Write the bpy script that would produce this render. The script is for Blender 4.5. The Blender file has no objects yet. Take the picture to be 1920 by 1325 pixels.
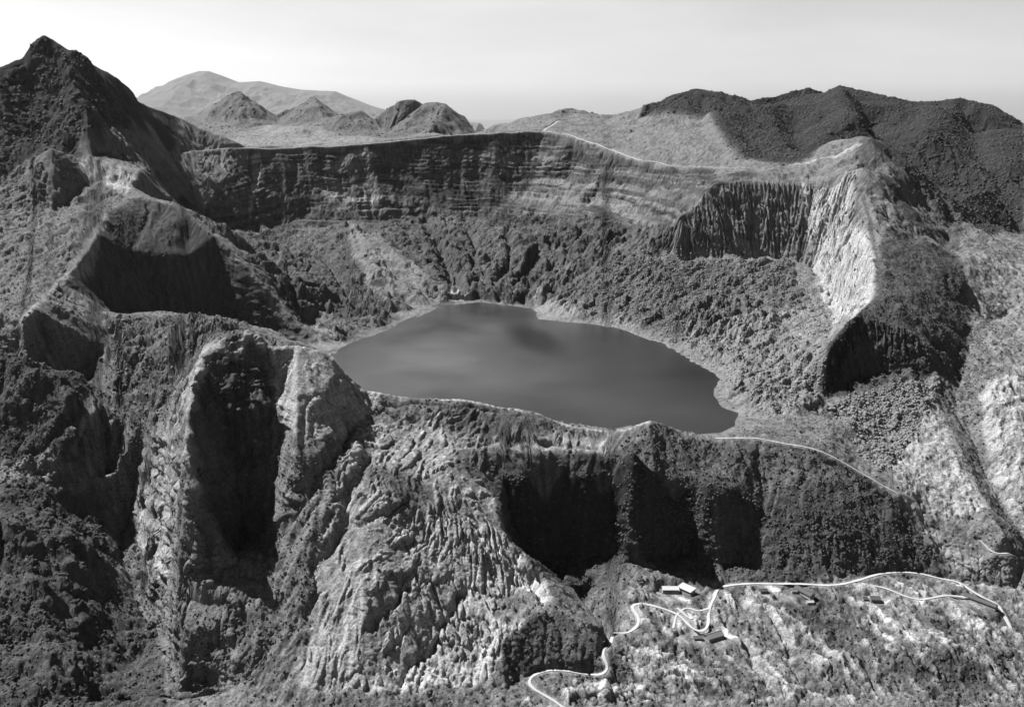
import bpy, math, random
import numpy as np
from mathutils import Vector
from mathutils.geometry import delaunay_2d_cdt

# ------------------------------------------------------------------ camera, sky, sun, exposure
F_PX, W_PX, H_PX = 1844.0, 1920.0, 1325.0
PITCH = math.radians(14.5)
CAM_Z = 400.0
SC = bpy.context.scene
COL = SC.collection
cam = bpy.data.cameras.new('camera')
cam.sensor_width = 36.0
cam.lens = 36.0 * F_PX / W_PX
cam.clip_start = 1.0
cam.clip_end = 200000.0
cam_o = bpy.data.objects.new('camera', cam)
COL.objects.link(cam_o)
cam_o.location = (0, 0, CAM_Z)
cam_o.rotation_euler = (math.radians(90) - PITCH, 0, 0)
SC.camera = cam_o

SUN_EL = math.radians(52)
SUN_TRAVEL = (0.885, -0.466)            # horizontal direction the light travels
world = bpy.data.worlds.new('World')
SC.world = world
world.use_nodes = True
wt = world.node_tree
wt.nodes.clear()
wo = wt.nodes.new('ShaderNodeOutputWorld')
bg = wt.nodes.new('ShaderNodeBackground')
sky = wt.nodes.new('ShaderNodeTexSky')
sky.sky_type = 'NISHITA'
sky.sun_disc = False
sky.sun_elevation = SUN_EL
sky.sun_rotation = math.atan2(-SUN_TRAVEL[0], -SUN_TRAVEL[1])
sky.altitude = 1700
sky.dust_density = 3.0
sep = wt.nodes.new('ShaderNodeSeparateColor')
wt.links.new(sky.outputs[0], sep.inputs[0])      # red channel alone: blue sky is dark, horizon haze bright
tcw = wt.nodes.new('ShaderNodeTexCoord')              # bright haze low in the sky; dome above dimmed to cut ambient light
sxyz = wt.nodes.new('ShaderNodeSeparateXYZ')
wr = wt.nodes.new('ShaderNodeMapRange')
wr.interpolation_type = 'SMOOTHSTEP'
wr.inputs[1].default_value = 0.18; wr.inputs[2].default_value = 0.5
wr.inputs[3].default_value = 1.0; wr.inputs[4].default_value = 0.05
wm = wt.nodes.new('ShaderNodeMath'); wm.operation = 'MULTIPLY'
wt.links.new(tcw.outputs['Generated'], sxyz.inputs[0])
wt.links.new(sxyz.outputs['Z'], wr.inputs[0])
wt.links.new(sep.outputs[0], wm.inputs[0]); wt.links.new(wr.outputs[0], wm.inputs[1])
wh = wt.nodes.new('ShaderNodeMapRange')                # the murky layer right on the horizon
wh.interpolation_type = 'SMOOTHSTEP'
wh.inputs[1].default_value = -0.02; wh.inputs[2].default_value = 0.16
wh.inputs[3].default_value = 0.62; wh.inputs[4].default_value = 1.0
wt.links.new(sxyz.outputs['Z'], wh.inputs[0])
cmap = wt.nodes.new('ShaderNodeMapping'); cmap.inputs['Scale'].default_value = (2.0, 2.0, 9.0)
cno = wt.nodes.new('ShaderNodeTexNoise'); cno.inputs['Scale'].default_value = 1.6; cno.inputs['Detail'].default_value = 6; cno.inputs['Roughness'].default_value = 0.6
cmr = wt.nodes.new('ShaderNodeMapRange'); cmr.inputs[1].default_value = 0.35; cmr.inputs[2].default_value = 0.65
cmr.inputs[3].default_value = 0.94; cmr.inputs[4].default_value = 1.05
wt.links.new(tcw.outputs['Generated'], cmap.inputs[0]); wt.links.new(cmap.outputs[0], cno.inputs['Vector']); wt.links.new(cno.outputs['Fac'], cmr.inputs[0])
wm2 = wt.nodes.new('ShaderNodeMath'); wm2.operation = 'MULTIPLY'
wm3 = wt.nodes.new('ShaderNodeMath'); wm3.operation = 'MULTIPLY'
wt.links.new(wm.outputs[0], wm2.inputs[0]); wt.links.new(wh.outputs[0], wm2.inputs[1])
wt.links.new(wm2.outputs[0], wm3.inputs[0]); wt.links.new(cmr.outputs[0], wm3.inputs[1])
wt.links.new(wm3.outputs[0], bg.inputs['Color'])
bg.inputs['Strength'].default_value = 0.084
wt.links.new(bg.outputs[0], wo.inputs[0])

sun = bpy.data.lights.new('sun', 'SUN')
sun.energy = 5.0
sun.angle = math.radians(0.5)
sun.color = (1.0, 1.0, 1.0)
sun_o = bpy.data.objects.new('sun', sun)
COL.objects.link(sun_o)
d = Vector((SUN_TRAVEL[0] * math.cos(SUN_EL), SUN_TRAVEL[1] * math.cos(SUN_EL), -math.sin(SUN_EL)))
sun_o.rotation_euler = d.to_track_quat('-Z', 'Y').to_euler()
SC.view_settings.view_transform = 'Standard'
SC.view_settings.look = 'None'
SC.view_settings.exposure = 1.35
SC.view_settings.gamma = 1.0
SC.cycles.max_bounces = 4
SC.cycles.volume_bounces = 0

QUAL = 1.12
rng = np.random.default_rng(7)
random.seed(7)
CP, SP = math.cos(PITCH), math.sin(PITCH)


# ------------------------------------------------------------------ survey helpers
def ang(py):
    return PITCH + math.atan((py - H_PX / 2) / F_PX)


def from_D(px, py, D):
    z = CAM_Z - D * math.tan(ang(py))
    depth = D * CP + (CAM_Z - z) * SP
    return ((px - W_PX / 2) / F_PX * depth, D, z)


def from_Z(px, py, z):
    return from_D(px, py, (CAM_Z - z) / math.tan(ang(py)))


def from_H(px, D, z):
    depth = D * CP + (CAM_Z - z) * SP
    return ((px - W_PX / 2) / F_PX * depth, D, z)


LINES = []


def nums(s):
    return [tuple(float(v) for v in p.split(',')) for p in s.split()]


def add_line(kind, s):
    f = {'D': from_D, 'Z': from_Z, 'H': from_H, 'X': lambda a, b, c: (a, b, c)}[kind]
    LINES.append([f(*p) for p in nums(s)])


def pts(kind, s):
    f = {'D': from_D, 'Z': from_Z, 'H': from_H, 'X': lambda a, b, c: (a, b, c)}[kind]
    for p in nums(s):
        LINES.append([f(*p)])


# lake shore and bed
add_line('Z', '640,654,0 662,640,0 700,628,0 730,618,0 760,603,0 795,588,0 840,566,0 880,562,0 930,570,0 1000,577,0 1012,597,0 1080,605,0 1150,612,0 1205,632,0 1260,655,0 1320,690,0 1350,712,0 1334,742,0 1350,764,0 1383,774,0 1380,800,0 1342,817,0')
add_line('H', '630,1540,0 625,1450,0 640,1350,0 665,1250,0 720,1195,0 800,1180,0 900,1178,0 1000,1175,0 1100,1170,0 1200,1160,0 1300,1148,0 1342,1142,0')
pts('H', '700,1500,-15 700,1350,-15 800,1250,-15 800,1400,-15 800,1600,-15 800,1750,-15 900,1300,-15 900,1500,-15 900,1700,-15 900,1850,-15 1000,1300,-15 1000,1500,-15 1000,1700,-15 1100,1250,-15 1100,1400,-15 1100,1600,-15 1200,1250,-15 1200,1400,-15 1200,1530,-15 1280,1300,-15 1280,1420,-15 1320,1220,-15 740,1250,-14 680,1420,-14')
# near rim, from the rock massif to the right hill
add_line('D', '410,625,1080 440,612,1067 460,606,1062 485,620,1062 500,640,1064 530,648,1068 600,660,1076 625,672,1082 640,690,1088 665,712,1094 690,732,1100 760,742,1106 850,748,1110 930,765,1112 1000,775,1112 1060,795,1110 1140,808,1108 1180,800,1102 1215,786,1096 1240,792,1098 1280,815,1104 1330,822,1114 1420,820,1114 1530,838,1098 1560,850,1092 1610,880,1080 1680,920,1060 1720,970,1045 1760,1040,1020 1785,1085,1000')
add_line('D', '730,758,1094 850,764,1096 930,783,1098 1000,796,1096 1060,815,1096 1140,826,1096')
add_line('D', '730,790,1072 850,800,1076 930,825,1066 1000,830,1068 1080,838,1074 1160,842,1078')
add_line('D', '850,842,1042 930,840,1046 1000,842,1052 1080,850,1056 1160,852,1056')
# massif
add_line('D', '380,640,1085 345,690,1110 310,760,1130 280,820,1142 260,880,1150 245,950,1140 240,1000,1120 270,1050,1080 300,1080,1045')
add_line('D', '382,645,1068 372,700,1022 365,770,965 352,830,925 370,880,902 372,930,900 375,980,900 385,1040,896 395,1080,893')
add_line('D', '495,660,1066 510,740,1046 525,800,1020 518,870,1010 507,940,990 494,1000,965 490,1042,935')
pts('D', '430,780,1032 400,740,1030 450,700,1052 440,880,1012 450,960,990 440,1030,955 320,900,1010 310,980,1005 330,820,1020')
add_line('D', '395,1080,893 430,1075,898 470,1060,908 490,1046,918')
pts('D', '360,1110,886 345,1180,852 400,1180,846 330,1130,890 440,1120,874 520,1100,880 530,1180,846 470,1180,845')
pts('H', '450,1150,90 400,1180,60 500,1150,80 560,1150,60 550,1300,20 480,1300,35')
add_line('Z', '190,800,-25 205,900,-80 215,980,-125 228,1050,-142 250,1130,-155 300,1200,-168 330,1290,-182 345,1360,-195')
# central flank
pts('D', '560,740,1015 560,850,962 700,780,1070 700,850,1000 620,730,1034 600,790,1008 660,790,1042')
pts('Z', '560,950,-8 560,1050,-45 560,1150,-78 560,1250,-112 560,1340,-135 700,950,0 700,1050,-38 700,1150,-74 700,1250,-108 700,1340,-130 850,900,0 850,1000,-36 850,1100,-76 850,1200,-112 850,1340,-142 920,1040,-56 950,1100,-86 950,1300,-140 480,1290,-130 420,1250,-126 620,1000,-24 780,1000,-32 780,900,4')
# cave-like cliff under the near rim
add_line('D', '942,888,1028 970,905,1022 1000,880,1040 1050,872,1050 1100,892,1040 1150,878,1050 1170,852,1046 1192,845,1020 1212,870,1036 1250,902,1046 1300,882,1058 1328,905,1036 1350,930,1030 1385,900,1062')
add_line('D', '942,900,1022 934,960,985 957,1005,968 1000,1045,955 1020,1080,945')
add_line('H', '955,1018,-98 1000,1022,-105 1060,1026,-105 1120,1026,-100 1160,1020,-100 1190,988,-100 1215,1010,-100 1260,1030,-100 1300,1028,-100 1330,1002,-102 1380,1018,-102')
pts('H', '1000,985,-118 1040,990,-112')
pts('Z', '1060,1085,-112 1120,1075,-108 1200,1072,-108 1330,1070,-108 1260,1080,-108')
# right hill over the road
add_line('Z', '1345,1095,-112 1400,1088,-112 1500,1090,-113 1560,1088,-112 1600,1078,-111 1680,1072,-111 1760,1080,-115')
pts('D', '1500,950,1040 1600,960,1034 1420,960,1046 1660,1000,1024')
# settlement shelf and lower slopes
pts('Z', '1250,1130,-118 1330,1112,-116 1330,1190,-128 1450,1150,-122 1600,1130,-118 1700,1180,-125 1800,1130,-122 1900,1100,-118 1900,1200,-140 1900,1340,-165 1700,1340,-160 1500,1340,-155 1500,1250,-142 1300,1340,-152 1300,1260,-138 1700,1260,-145 1180,1140,-118 1170,1200,-125 1180,1260,-132 1130,1340,-152 1400,1230,-135 1600,1230,-138')
add_line('D', '940,1215,850 960,1185,862 1000,1160,872 1040,1140,880 1090,1170,868 1125,1225,848 1138,1262,830')
add_line('Z', '975,1272,-140 1010,1266,-138 1050,1262,-136 1100,1265,-136 1140,1278,-138')
add_line('Z', '1030,1110,-142 1070,1150,-147 1110,1200,-152 1138,1238,-152')
add_line('Z', '1045,1085,-108 1075,1105,-110 1110,1150,-115 1148,1192,-121 1160,1240,-128')
# lower left
add_line('D', '0,842,1120 80,852,1125 150,875,1130')
pts('Z', '0,900,-38 100,900,-45 100,1000,-85 0,1000,-70 100,1100,-115 0,1100,-95 0,1200,-125 150,1200,-145 200,1100,-132 190,1000,-102 0,1340,-150 150,1340,-170 250,1340,-188 250,1250,-178')
add_line('D', '0,655,1225 60,690,1212 110,697,1215 150,700,1215 190,745,1200 200,775,1190')
pts('D', '60,760,1170 60,820,1145 130,800,1160 0,780,1160')
pts('H', '50,1260,30 150,1290,15 0,1270,40 -60,1260,40')
add_line('D', '135,850,1142 155,810,1160 180,775,1176 240,768,1180 285,768,1186')
add_line('D', '285,770,1184 250,820,1155 200,868,1130')
pts('Z', '232,872,-52 285,835,-38')
add_line('D', '100,545,1415 165,572,1425 195,620,1380 205,700,1310 202,760,1262')
pts('H', '100,1290,20')
pts('D', '220,592,1480 330,590,1470 400,600,1440 300,640,1400 400,650,1380 260,680,1340 320,690,1320 300,755,1260 240,740,1290 350,640,1390 440,640,1400')
# dark spur
add_line('D', '260,365,1850 330,378,1800 355,400,1770 385,425,1750 440,470,1712 500,540,1672 555,600,1635 600,642,1602 632,655,1570')
add_line('D', '260,365,1848 200,400,1720 188,430,1650 170,470,1575 130,510,1490 100,543,1420')
add_line('D', '180,582,1530 230,583,1600 300,592,1645 400,600,1690 500,622,1668 570,645,1607')
pts('D', '250,470,1682 350,480,1698 280,400,1790')
pts('D', '0,530,1470 0,450,1640 60,480,1570 0,400,1760 100,400,1800 60,540,1440')
add_line('D', '-60,585,1300 0,578,1310 40,605,1262 70,570,1340 100,545,1410')
pts('H', '40,1240,50 0,1275,50 -80,1270,50')
add_line('D', '140,297,1950 200,305,1960 262,320,1970')
pts('D', '180,340,1925 250,352,1925 95,275,1900 60,300,1890 0,330,1850 -80,350,1850')
# summit on the left
add_line('D', '-160,190,2150 -60,150,2140 0,128,2150 40,108,2180 60,78,2195 80,64,2200 100,78,2200 122,96,2200 145,92,2200 165,106,2205 190,142,2210 225,210,2200 265,250,2210 300,290,2250 312,340,2200')
add_line('D', '190,142,2240 215,145,2300 240,160,2380 255,185,2480 280,200,2550 335,218,2620')
add_line('D', '122,100,2195 135,140,2130 160,190,2080 165,240,2020')
pts('D', '60,250,2000 100,190,2110 0,230,1980 200,290,2030 270,312,2080 50,150,2150 200,230,2110 -100,250,1980')
pts('H', '80,2350,380 0,2350,380 150,2450,300 300,2750,270')
# crater rim and wall
add_line('D', '305,288,2450 370,282,2560 470,277,2640 560,274,2700 660,270,2740 760,260,2780 860,250,2820 940,247,2830 1020,243,2830 1060,250,2780 1100,262,2700 1150,280,2600 1200,298,2500 1250,307,2420 1300,313,2350 1400,316,2250 1470,315,2200 1520,308,2170 1580,292,2150 1610,270,2130 1632,256,2120')
pts('D', '400,340,2480 500,340,2590 600,350,2640 700,340,2700 800,340,2725 900,335,2760 1000,335,2765 1080,330,2700 1150,345,2540 1220,360,2380 1300,345,2250')
pts('D', '345,390,2250 400,430,2380 500,430,2480 600,430,2530 700,420,2600 800,410,2640 900,410,2660 1000,405,2620 1080,400,2500')
pts('D', '560,412,2560 760,425,2540 880,440,2520 980,425,2560 450,455,2250 600,500,2100 660,530,1980 1030,440,2300 560,540,1900 640,560,1850 600,480,2230 740,570,1890 850,490,2330 940,450,2450 520,470,2280 700,460,2420 930,540,1980 880,550,1990 1080,560,1870 1000,520,2060 420,480,2080 560,610,1680')
add_line('D', '655,415,2560 680,460,2320 700,500,2130 730,560,1920 750,595,1835')
add_line('D', '690,420,2540 740,490,2200 800,545,2000 838,562,1955')
add_line('D', '790,400,2640 820,460,2400 850,520,2130')
add_line('D', '1160,400,2310 1070,460,2200 980,510,2090 940,540,1990')
pts('D', '1350,560,1820 1250,540,1850 1150,520,1930 1100,480,2050 1200,440,2080 1250,400,2150 1450,600,1650 1450,680,1420 1400,740,1290 1450,780,1210 1500,770,1240 1500,700,1330 1530,640,1400 1420,790,1190 1500,815,1150 1400,660,1500')
# columnar cliff and its ridge
add_line('D', '1230,452,2020 1262,428,2030 1275,400,2030 1300,385,2050 1322,352,2070 1345,342,2085 1380,330,2110 1400,340,2085 1430,328,2110 1455,345,2080 1480,335,2098 1510,345,2070 1560,325,2055 1600,335,1960')
add_line('D', '1180,490,1960 1240,488,1975 1290,487,1975 1350,487,1990 1420,485,2005 1480,492,1992 1520,505,1960 1545,540,1850 1565,580,1720 1570,610,1600 1560,625,1500 1540,650,1420')
add_line('D', '1600,335,1960 1620,400,1850 1630,450,1700 1635,500,1580 1640,560,1440 1600,600,1370 1560,640,1330 1545,680,1300 1540,740,1278')
add_line('H', '1548,1268,8 1575,1310,10 1605,1340,12 1645,1350,15 1700,1350,22 1750,1350,25')
pts('D', '1600,750,1262 1650,742,1275 1700,720,1310')
add_line('D', '1590,318,1985 1615,312,1965 1640,340,1930 1670,380,1900 1700,400,1880 1740,450,1850 1770,475,1830')
pts('D', '1680,340,2010 1720,400,1980 1780,440,1960 1650,300,2060')
add_line('D', '1650,264,2118 1700,302,2100 1740,345,2085 1790,402,2060')
pts('D', '1520,290,2300 1560,265,2290 1620,254,2260')
pts('D', '1700,480,1650 1700,560,1450 1750,600,1430 1700,620,1372 1740,650,1362 1750,540,1560 1770,500,1650')
add_line('D', '1800,500,1720 1815,540,1650 1820,600,1550 1812,660,1440 1795,720,1350 1790,762,1300 1822,830,1218 1855,900,1155 1890,960,1095 1925,1010,1062')
add_line('D', '1780,472,1805 1830,475,1795 1870,515,1740 1920,570,1660')
pts('D', '1870,600,1600 1900,650,1480 1860,680,1400 1920,480,1900 1760,680,1360')
pts('D', '1650,800,1225 1600,800,1218 1640,860,1150 1560,800,1200 1700,780,1240 1560,835,1125')
add_line('D', '1760,720,1325 1755,745,1298 1750,790,1238 1782,830,1182 1820,900,1112 1850,950,1062 1882,1000,1012')
pts('D', '1680,860,1148 1700,900,1110 1750,950,1072 1750,870,1145')
pts('D', '1840,740,1312 1870,705,1352 1920,700,1370 1900,780,1232 1900,850,1165 1930,920,1100 1800,1000,1032 1850,1040,1005 1920,1060,1000 1740,990,1050')
# ground beyond the crater
pts('D', '300,262,2800 300,240,3300 500,255,3050 600,262,2950 300,225,3500 500,238,3450 690,262,2900 400,232,3500')
add_line('D', '360,222,3600 400,195,3680 430,178,3700 453,171,3700 480,193,3700 510,212,3680 525,222,3650')
add_line('D', '525,222,3600 560,198,3620 590,183,3640 620,205,3600 645,222,3500')
add_line('D', '453,172,3690 470,215,3560 480,240,3450')
add_line('D', '590,184,3630 610,225,3400 625,262,3100')
add_line('D', '650,215,3380 680,206,3400 700,220,3380 722,246,3300')
add_line('D', '728,247,3250 742,212,3290 750,191,3300 775,186,3300 800,196,3300 840,194,3300 850,205,3300 872,212,3300 892,243,3250')
pts('D', '800,250,3020 740,250,3050 560,225,3450')
pts('H', '300,4200,-100 450,4200,-200 600,4200,-200 700,3900,-200 800,3700,-100 900,3400,-150 900,2950,200 950,3300,0 200,3500,250 100,3200,200 0,3200,150')
add_line('D', '940,243,2900 1000,222,3060 1050,203,3150 1062,200,3150 1090,208,3150 1118,222,3120')
add_line('D', '1138,222,3300 1165,208,3350 1192,218,3300')
pts('D', '1040,228,2980 1150,240,2950 1250,240,2850 1180,268,2720 1300,262,2620 1350,300,2420 1250,285,2530')
add_line('D', '1205,218,3010 1240,198,3060 1270,178,3110 1305,167,3150 1350,172,3160 1380,178,3150 1400,190,3150 1425,202,3180')
add_line('D', '1305,170,3140 1335,200,3000 1350,240,2850 1390,285,2600')
pts('D', '1450,290,2480 1520,300,2420 1440,240,2900 1480,260,2700')
add_line('D', '1405,188,4200 1440,180,4200 1490,165,4200 1512,162,4200 1550,172,4200')
add_line('D', '1425,202,3500 1470,190,3500 1540,174,3500 1572,161,3500 1600,168,3500 1650,178,3460 1690,190,3450 1722,190,3450 1760,192,3450 1800,188,3400 1835,190,3400 1870,205,3350 1900,222,3300 1925,240,3280 2050,290,3200 2250,330,3200')
add_line('D', '1572,163,3480 1590,205,3200 1610,240,2900')
pts('D', '1540,230,3050 1650,240,3120 1800,280,2850 1900,300,2800 1780,220,3250 1700,335,2690 1800,380,2600 1900,350,2650 1850,430,2450 1930,445,2380 1920,400,2500 1680,300,2800')
add_line('D', '1770,420,2330 1785,395,2360 1820,366,2400 1860,350,2440')
pts('D', '1850,418,2340 1900,450,2200 1850,455,2100')
pts('H', '1000,3900,-300 1200,3900,-300 1400,3900,-100 1500,4800,-300 1600,4200,-200 1800,4100,-300 2000,4000,-300 1460,3750,150')
# beyond the frame
for Yv, zl, zr in ((560, -185, -200), (800, -160, -175), (1100, -20, -90), (1400, 100, 10), (1800, 240, 60), (2150, 400, 80),
                   (2600, 200, 90), (3100, 100, 230), (3600, 60, 100), (4400, -450, -450), (5700, -960, -960)):
    for k in (0.56, 0.70, 0.9):
        LINES.append([(-k * (Yv + 300), Yv, zl)])
        LINES.append([(k * (Yv + 300), Yv, zr)])
for Xv in range(-4400, 4401, 550):
    LINES.append([(Xv, 5800, -980)])
    LINES.append([(Xv * 0.85, 5000, -800)])
for Xv in range(-700, 701, 175):
    LINES.append([(Xv, 520, -195)])

P3 = []
for ln in LINES:
    P3.append(ln[0])
    for a, b in zip(ln[:-1], ln[1:]):
        L = math.dist(a, b)
        n = max(1, int(L / (0.012 * a[1])))
        for i in range(1, n + 1):
            t = i / n
            P3.append(tuple(a[k] + (b[k] - a[k]) * t for k in range(3)))
P3 = np.array(P3)

# ------------------------------------------------------------------ base relief: triangulated survey on a fan grid
S0, S1, NS = -0.56, 0.56, int(1500 * QUAL)
T0, T1, NT = math.log(600 + 300), math.log(5500 + 300), int(2100 * QUAL)
ss = np.linspace(S0, S1, NS)
tt = np.linspace(T0, T1, NT)


class Noise:
    def __init__(self, seed):
        r = np.random.default_rng(seed)
        self.t = r.random((256, 256)).astype(np.float32)
        a = r.random((256, 256)).astype(np.float32) * 2 * np.pi
        self.c, self.s = np.cos(a), np.sin(a)

    def g(self, x, y):                        # gradient noise, about -0.7..0.7
        xi = np.floor(x); yi = np.floor(y)
        fx = (x - xi).astype(np.float32); fy = (y - yi).astype(np.float32)
        xi = xi.astype(np.int32) & 255; yi = yi.astype(np.int32) & 255
        x1 = (xi + 1) & 255; y1 = (yi + 1) & 255
        u = fx * fx * fx * (fx * (fx * 6 - 15) + 10); v = fy * fy * fy * (fy * (fy * 6 - 15) + 10)
        c, s = self.c, self.s
        a = c[yi, xi] * fx + s[yi, xi] * fy
        b = c[yi, x1] * (fx - 1) + s[yi, x1] * fy
        d_ = c[y1, xi] * fx + s[y1, xi] * (fy - 1)
        e = c[y1, x1] * (fx - 1) + s[y1, x1] * (fy - 1)
        return (a + (b - a) * u) * (1 - v) + (d_ + (e - d_) * u) * v


def fbm(x, y, scale, octv, seed, gain=0.5, ridged=False):
    out = np.zeros(x.shape, np.float32)
    amp = 1.0
    for o in range(octv):
        n = Noise(seed + o)
        th = 0.7 * o + 0.3
        c, s = math.cos(th), math.sin(th)
        f = 2.03 ** o / scale
        v = n.g((c * x - s * y) * f + 17.3 * o, (s * x + c * y) * f + 5.1 * o) * 1.5
        if ridged:
            v = 1 - 2 * np.abs(v)
        out += amp * v
        amp *= gain
    return out


def erosion(x, y, sx, sy, wavelength, seed, el=1.35):
    """Ribs and gullies running along the unit downhill direction (sx, sy); returns about -1..1 and its derivative."""
    r = np.random.default_rng(seed)
    ox = r.random((256, 256)).astype(np.float32) - 0.5
    oy = r.random((256, 256)).astype(np.float32) - 0.5
    cell = wavelength * el
    px = x / cell; py = y / cell
    xi = np.floor(px); yi = np.floor(py)
    fx = (px - xi).astype(np.float32); fy = (py - yi).astype(np.float32)
    xi = xi.astype(np.int32); yi = yi.astype(np.int32)
    tx, ty = -sy, sx
    k = np.float32(2 * np.pi * cell / wavelength)
    A = np.zeros(x.shape, np.float32); B = np.zeros(x.shape, np.float32); Wt = np.full(x.shape, 1e-4, np.float32)
    for j in (-1, 0, 1):
        for i in (-1, 0, 1):
            a = (xi + i) & 255; b = (yi + j) & 255
            vx = fx - i - 0.5 - ox[b, a] * 0.9; vy = fy - j - 0.5 - oy[b, a] * 0.9
            w = np.exp(-2.6 * (vx * vx + vy * vy)) - 0.008
            w = np.maximum(w, 0)
            ph = (vx * tx + vy * ty) * k
            A += w * np.cos(ph); B += w * np.sin(ph); Wt += w
    return A / Wt, -B / Wt * (k / cell)


def blur(a, n=1, axis=None):
    for _ in range(n):
        if axis in (None, 0):
            p = np.pad(a, ((1, 1), (0, 0)), 'edge')
            a = (p[:-2] + 2 * p[1:-1] + p[2:]) * 0.25
        if axis in (None, 1):
            p = np.pad(a, ((0, 0), (1, 1)), 'edge')
            a = (p[:, :-2] + 2 * p[:, 1:-1] + p[:, 2:]) * 0.25
    return a


# triangulate the survey points
key, pp = set(), []
for p in P3:
    k = (round(p[0] / 1.5), round(p[1] / 1.5))
    if k not in key:
        key.add(k); pp.append(p)
pp = np.array(pp)
res = delaunay_2d_cdt([Vector((p[0], p[1])) for p in pp], [], [], 0, 1e-5)
vout, faces, orig = res[0], res[2], res[3]
vz = np.array([pp[o[0]][2] if o else 0 for o in orig])
vx = np.array([v[0] for v in vout]); vy = np.array([v[1] for v in vout])
Zb = np.full((NT, NS), -950.0, np.float32)
SS, TT = np.meshgrid(ss, tt)
Yg = np.exp(TT) - 300.0
Xg = SS * (Yg + 300.0)
wx = fbm(Xg, Yg, 90.0, 3, 101) * 5.0
wy = fbm(Xg, Yg, 90.0, 3, 111) * 5.0
Xw = Xg + wx; Yw = Yg + wy
for tri in faces:
    i0, i1, i2 = tri
    x0, x1, x2 = vx[i0], vx[i1], vx[i2]; y0, y1, y2 = vy[i0], vy[i1], vy[i2]
    ymin, ymax = min(y0, y1, y2) - 12, max(y0, y1, y2) + 12
    if ymax < 590 or ymin > 5510:
        continue
    ymin = max(ymin, 599)
    r0 = max(0, int((math.log(ymin + 300) - T0) / (T1 - T0) * (NT - 1)) - 1)
    r1 = min(NT, int((math.log(max(ymax, 600) + 300) - T0) / (T1 - T0) * (NT - 1)) + 3)
    sc = [(xx + dx) / (yy + 300.0) for xx in (x0, x1, x2) for yy in (ymin, ymax) for dx in (-12, 12)]
    c0 = max(0, int((min(sc) - S0) / (S1 - S0) * (NS - 1)) - 1)
    c1 = min(NS, int((max(sc) - S0) / (S1 - S0) * (NS - 1)) + 3)
    if r1 <= r0 or c1 <= c0:
        continue
    den = (y1 - y2) * (x0 - x2) + (x2 - x1) * (y0 - y2)
    if abs(den) < 1e-9:
        continue
    X_ = Xw[r0:r1, c0:c1]; Y_ = Yw[r0:r1, c0:c1]
    a = ((y1 - y2) * (X_ - x2) + (x2 - x1) * (Y_ - y2)) / den
    b = ((y2 - y0) * (X_ - x2) + (x0 - x2) * (Y_ - y2)) / den
    c = 1 - a - b
    m = (a >= -1e-6) & (b >= -1e-6) & (c >= -1e-6)
    if m.any():
        zz = a * vz[i0] + b * vz[i1] + c * vz[i2]
        Zb[r0:r1, c0:c1][m] = zz[m]
Zb = blur(Zb, 3)


def box(a, r):
    for ax in (0, 1):
        p = np.pad(a, [(r + 1, r) if k == ax else (0, 0) for k in (0, 1)], 'edge').astype(np.float64)
        c_ = np.cumsum(p, axis=ax)
        n = a.shape[ax]
        a = ((c_[2 * r + 1:2 * r + 1 + n] - c_[:n]) if ax == 0 else (c_[:, 2 * r + 1:2 * r + 1 + n] - c_[:, :n])) / (2 * r + 1)
    return a.astype(np.float32)


def samp(A, X, Y):
    X = np.asarray(X, float); Y = np.asarray(Y, float)
    u = (X / (Y + 300.0) - S0) / (S1 - S0) * (NS - 1)
    v = (np.log(np.maximum(Y, 100) + 300.0) - T0) / (T1 - T0) * (NT - 1)
    u = np.clip(u, 0, NS - 1.001); v = np.clip(v, 0, NT - 1.001)
    ui = u.astype(int); vi = v.astype(int)
    fu = u - ui; fv = v - vi
    return (A[vi, ui] * (1 - fu) + A[vi, ui + 1] * fu) * (1 - fv) + (A[vi + 1, ui] * (1 - fu) + A[vi + 1, ui + 1] * fu) * fv


def hit(px, py, Dmin=620, Dmax=5400):
    """Where the sight line of a surveyed picture point meets the ground."""
    D = np.exp(np.linspace(math.log(Dmin), math.log(Dmax), 4000))
    z = CAM_Z - D * math.tan(ang(py))
    depth = D * CP + (CAM_Z - z) * SP
    X = (px - W_PX / 2) / F_PX * depth
    g = samp(Zb, X, D)
    k = np.argmax(g >= z)
    if g[k] < z[k]:
        k = len(D) - 1
    return float(X[k]), float(D[k]), float(g[k])

# soft ground (flow fields, ash slopes) is rounded off; crests and cliffs keep their edges
soft = np.zeros(Zb.shape, np.float32)
for s in ('590,760 700,790 850,860 915,930 915,1040 980,1090 900,1200 900,1400 560,1400 540,1050 560,900',
          '1400,1110 1920,1100 2100,1100 2100,1420 1180,1420 1190,1200 1250,1120',
          '-100,420 90,400 160,440 120,500 60,560 -100,560',
          '1100,520 1300,500 1480,500 1540,600 1500,720 1400,730 1330,660 1220,610 1100,590',
          '1660,870 1740,780 1770,840 1850,970 1740,1000', '1850,760 1960,710 1960,1050 1890,900'):
    Q_ = np.array([hit(*(float(v) for v in a.split(','))) for a in s.split()])[:, :2]
    ins = np.zeros(Zb.shape, bool)
    for (ax, ay), (bx, by) in zip(Q_, np.roll(Q_, -1, 0)):
        if ay != by:
            ins ^= ((ay > Yg) != (by > Yg)) & (Xg < (bx - ax) * (Yg - ay) / (by - ay) + ax)
    soft = np.maximum(soft, ins)
soft = box(box(soft, 8), 8)
Zs = box(box(box(Zb, 14), 14), 14)
Zb = Zb * (1 - soft) + Zs * soft
del Zs

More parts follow.
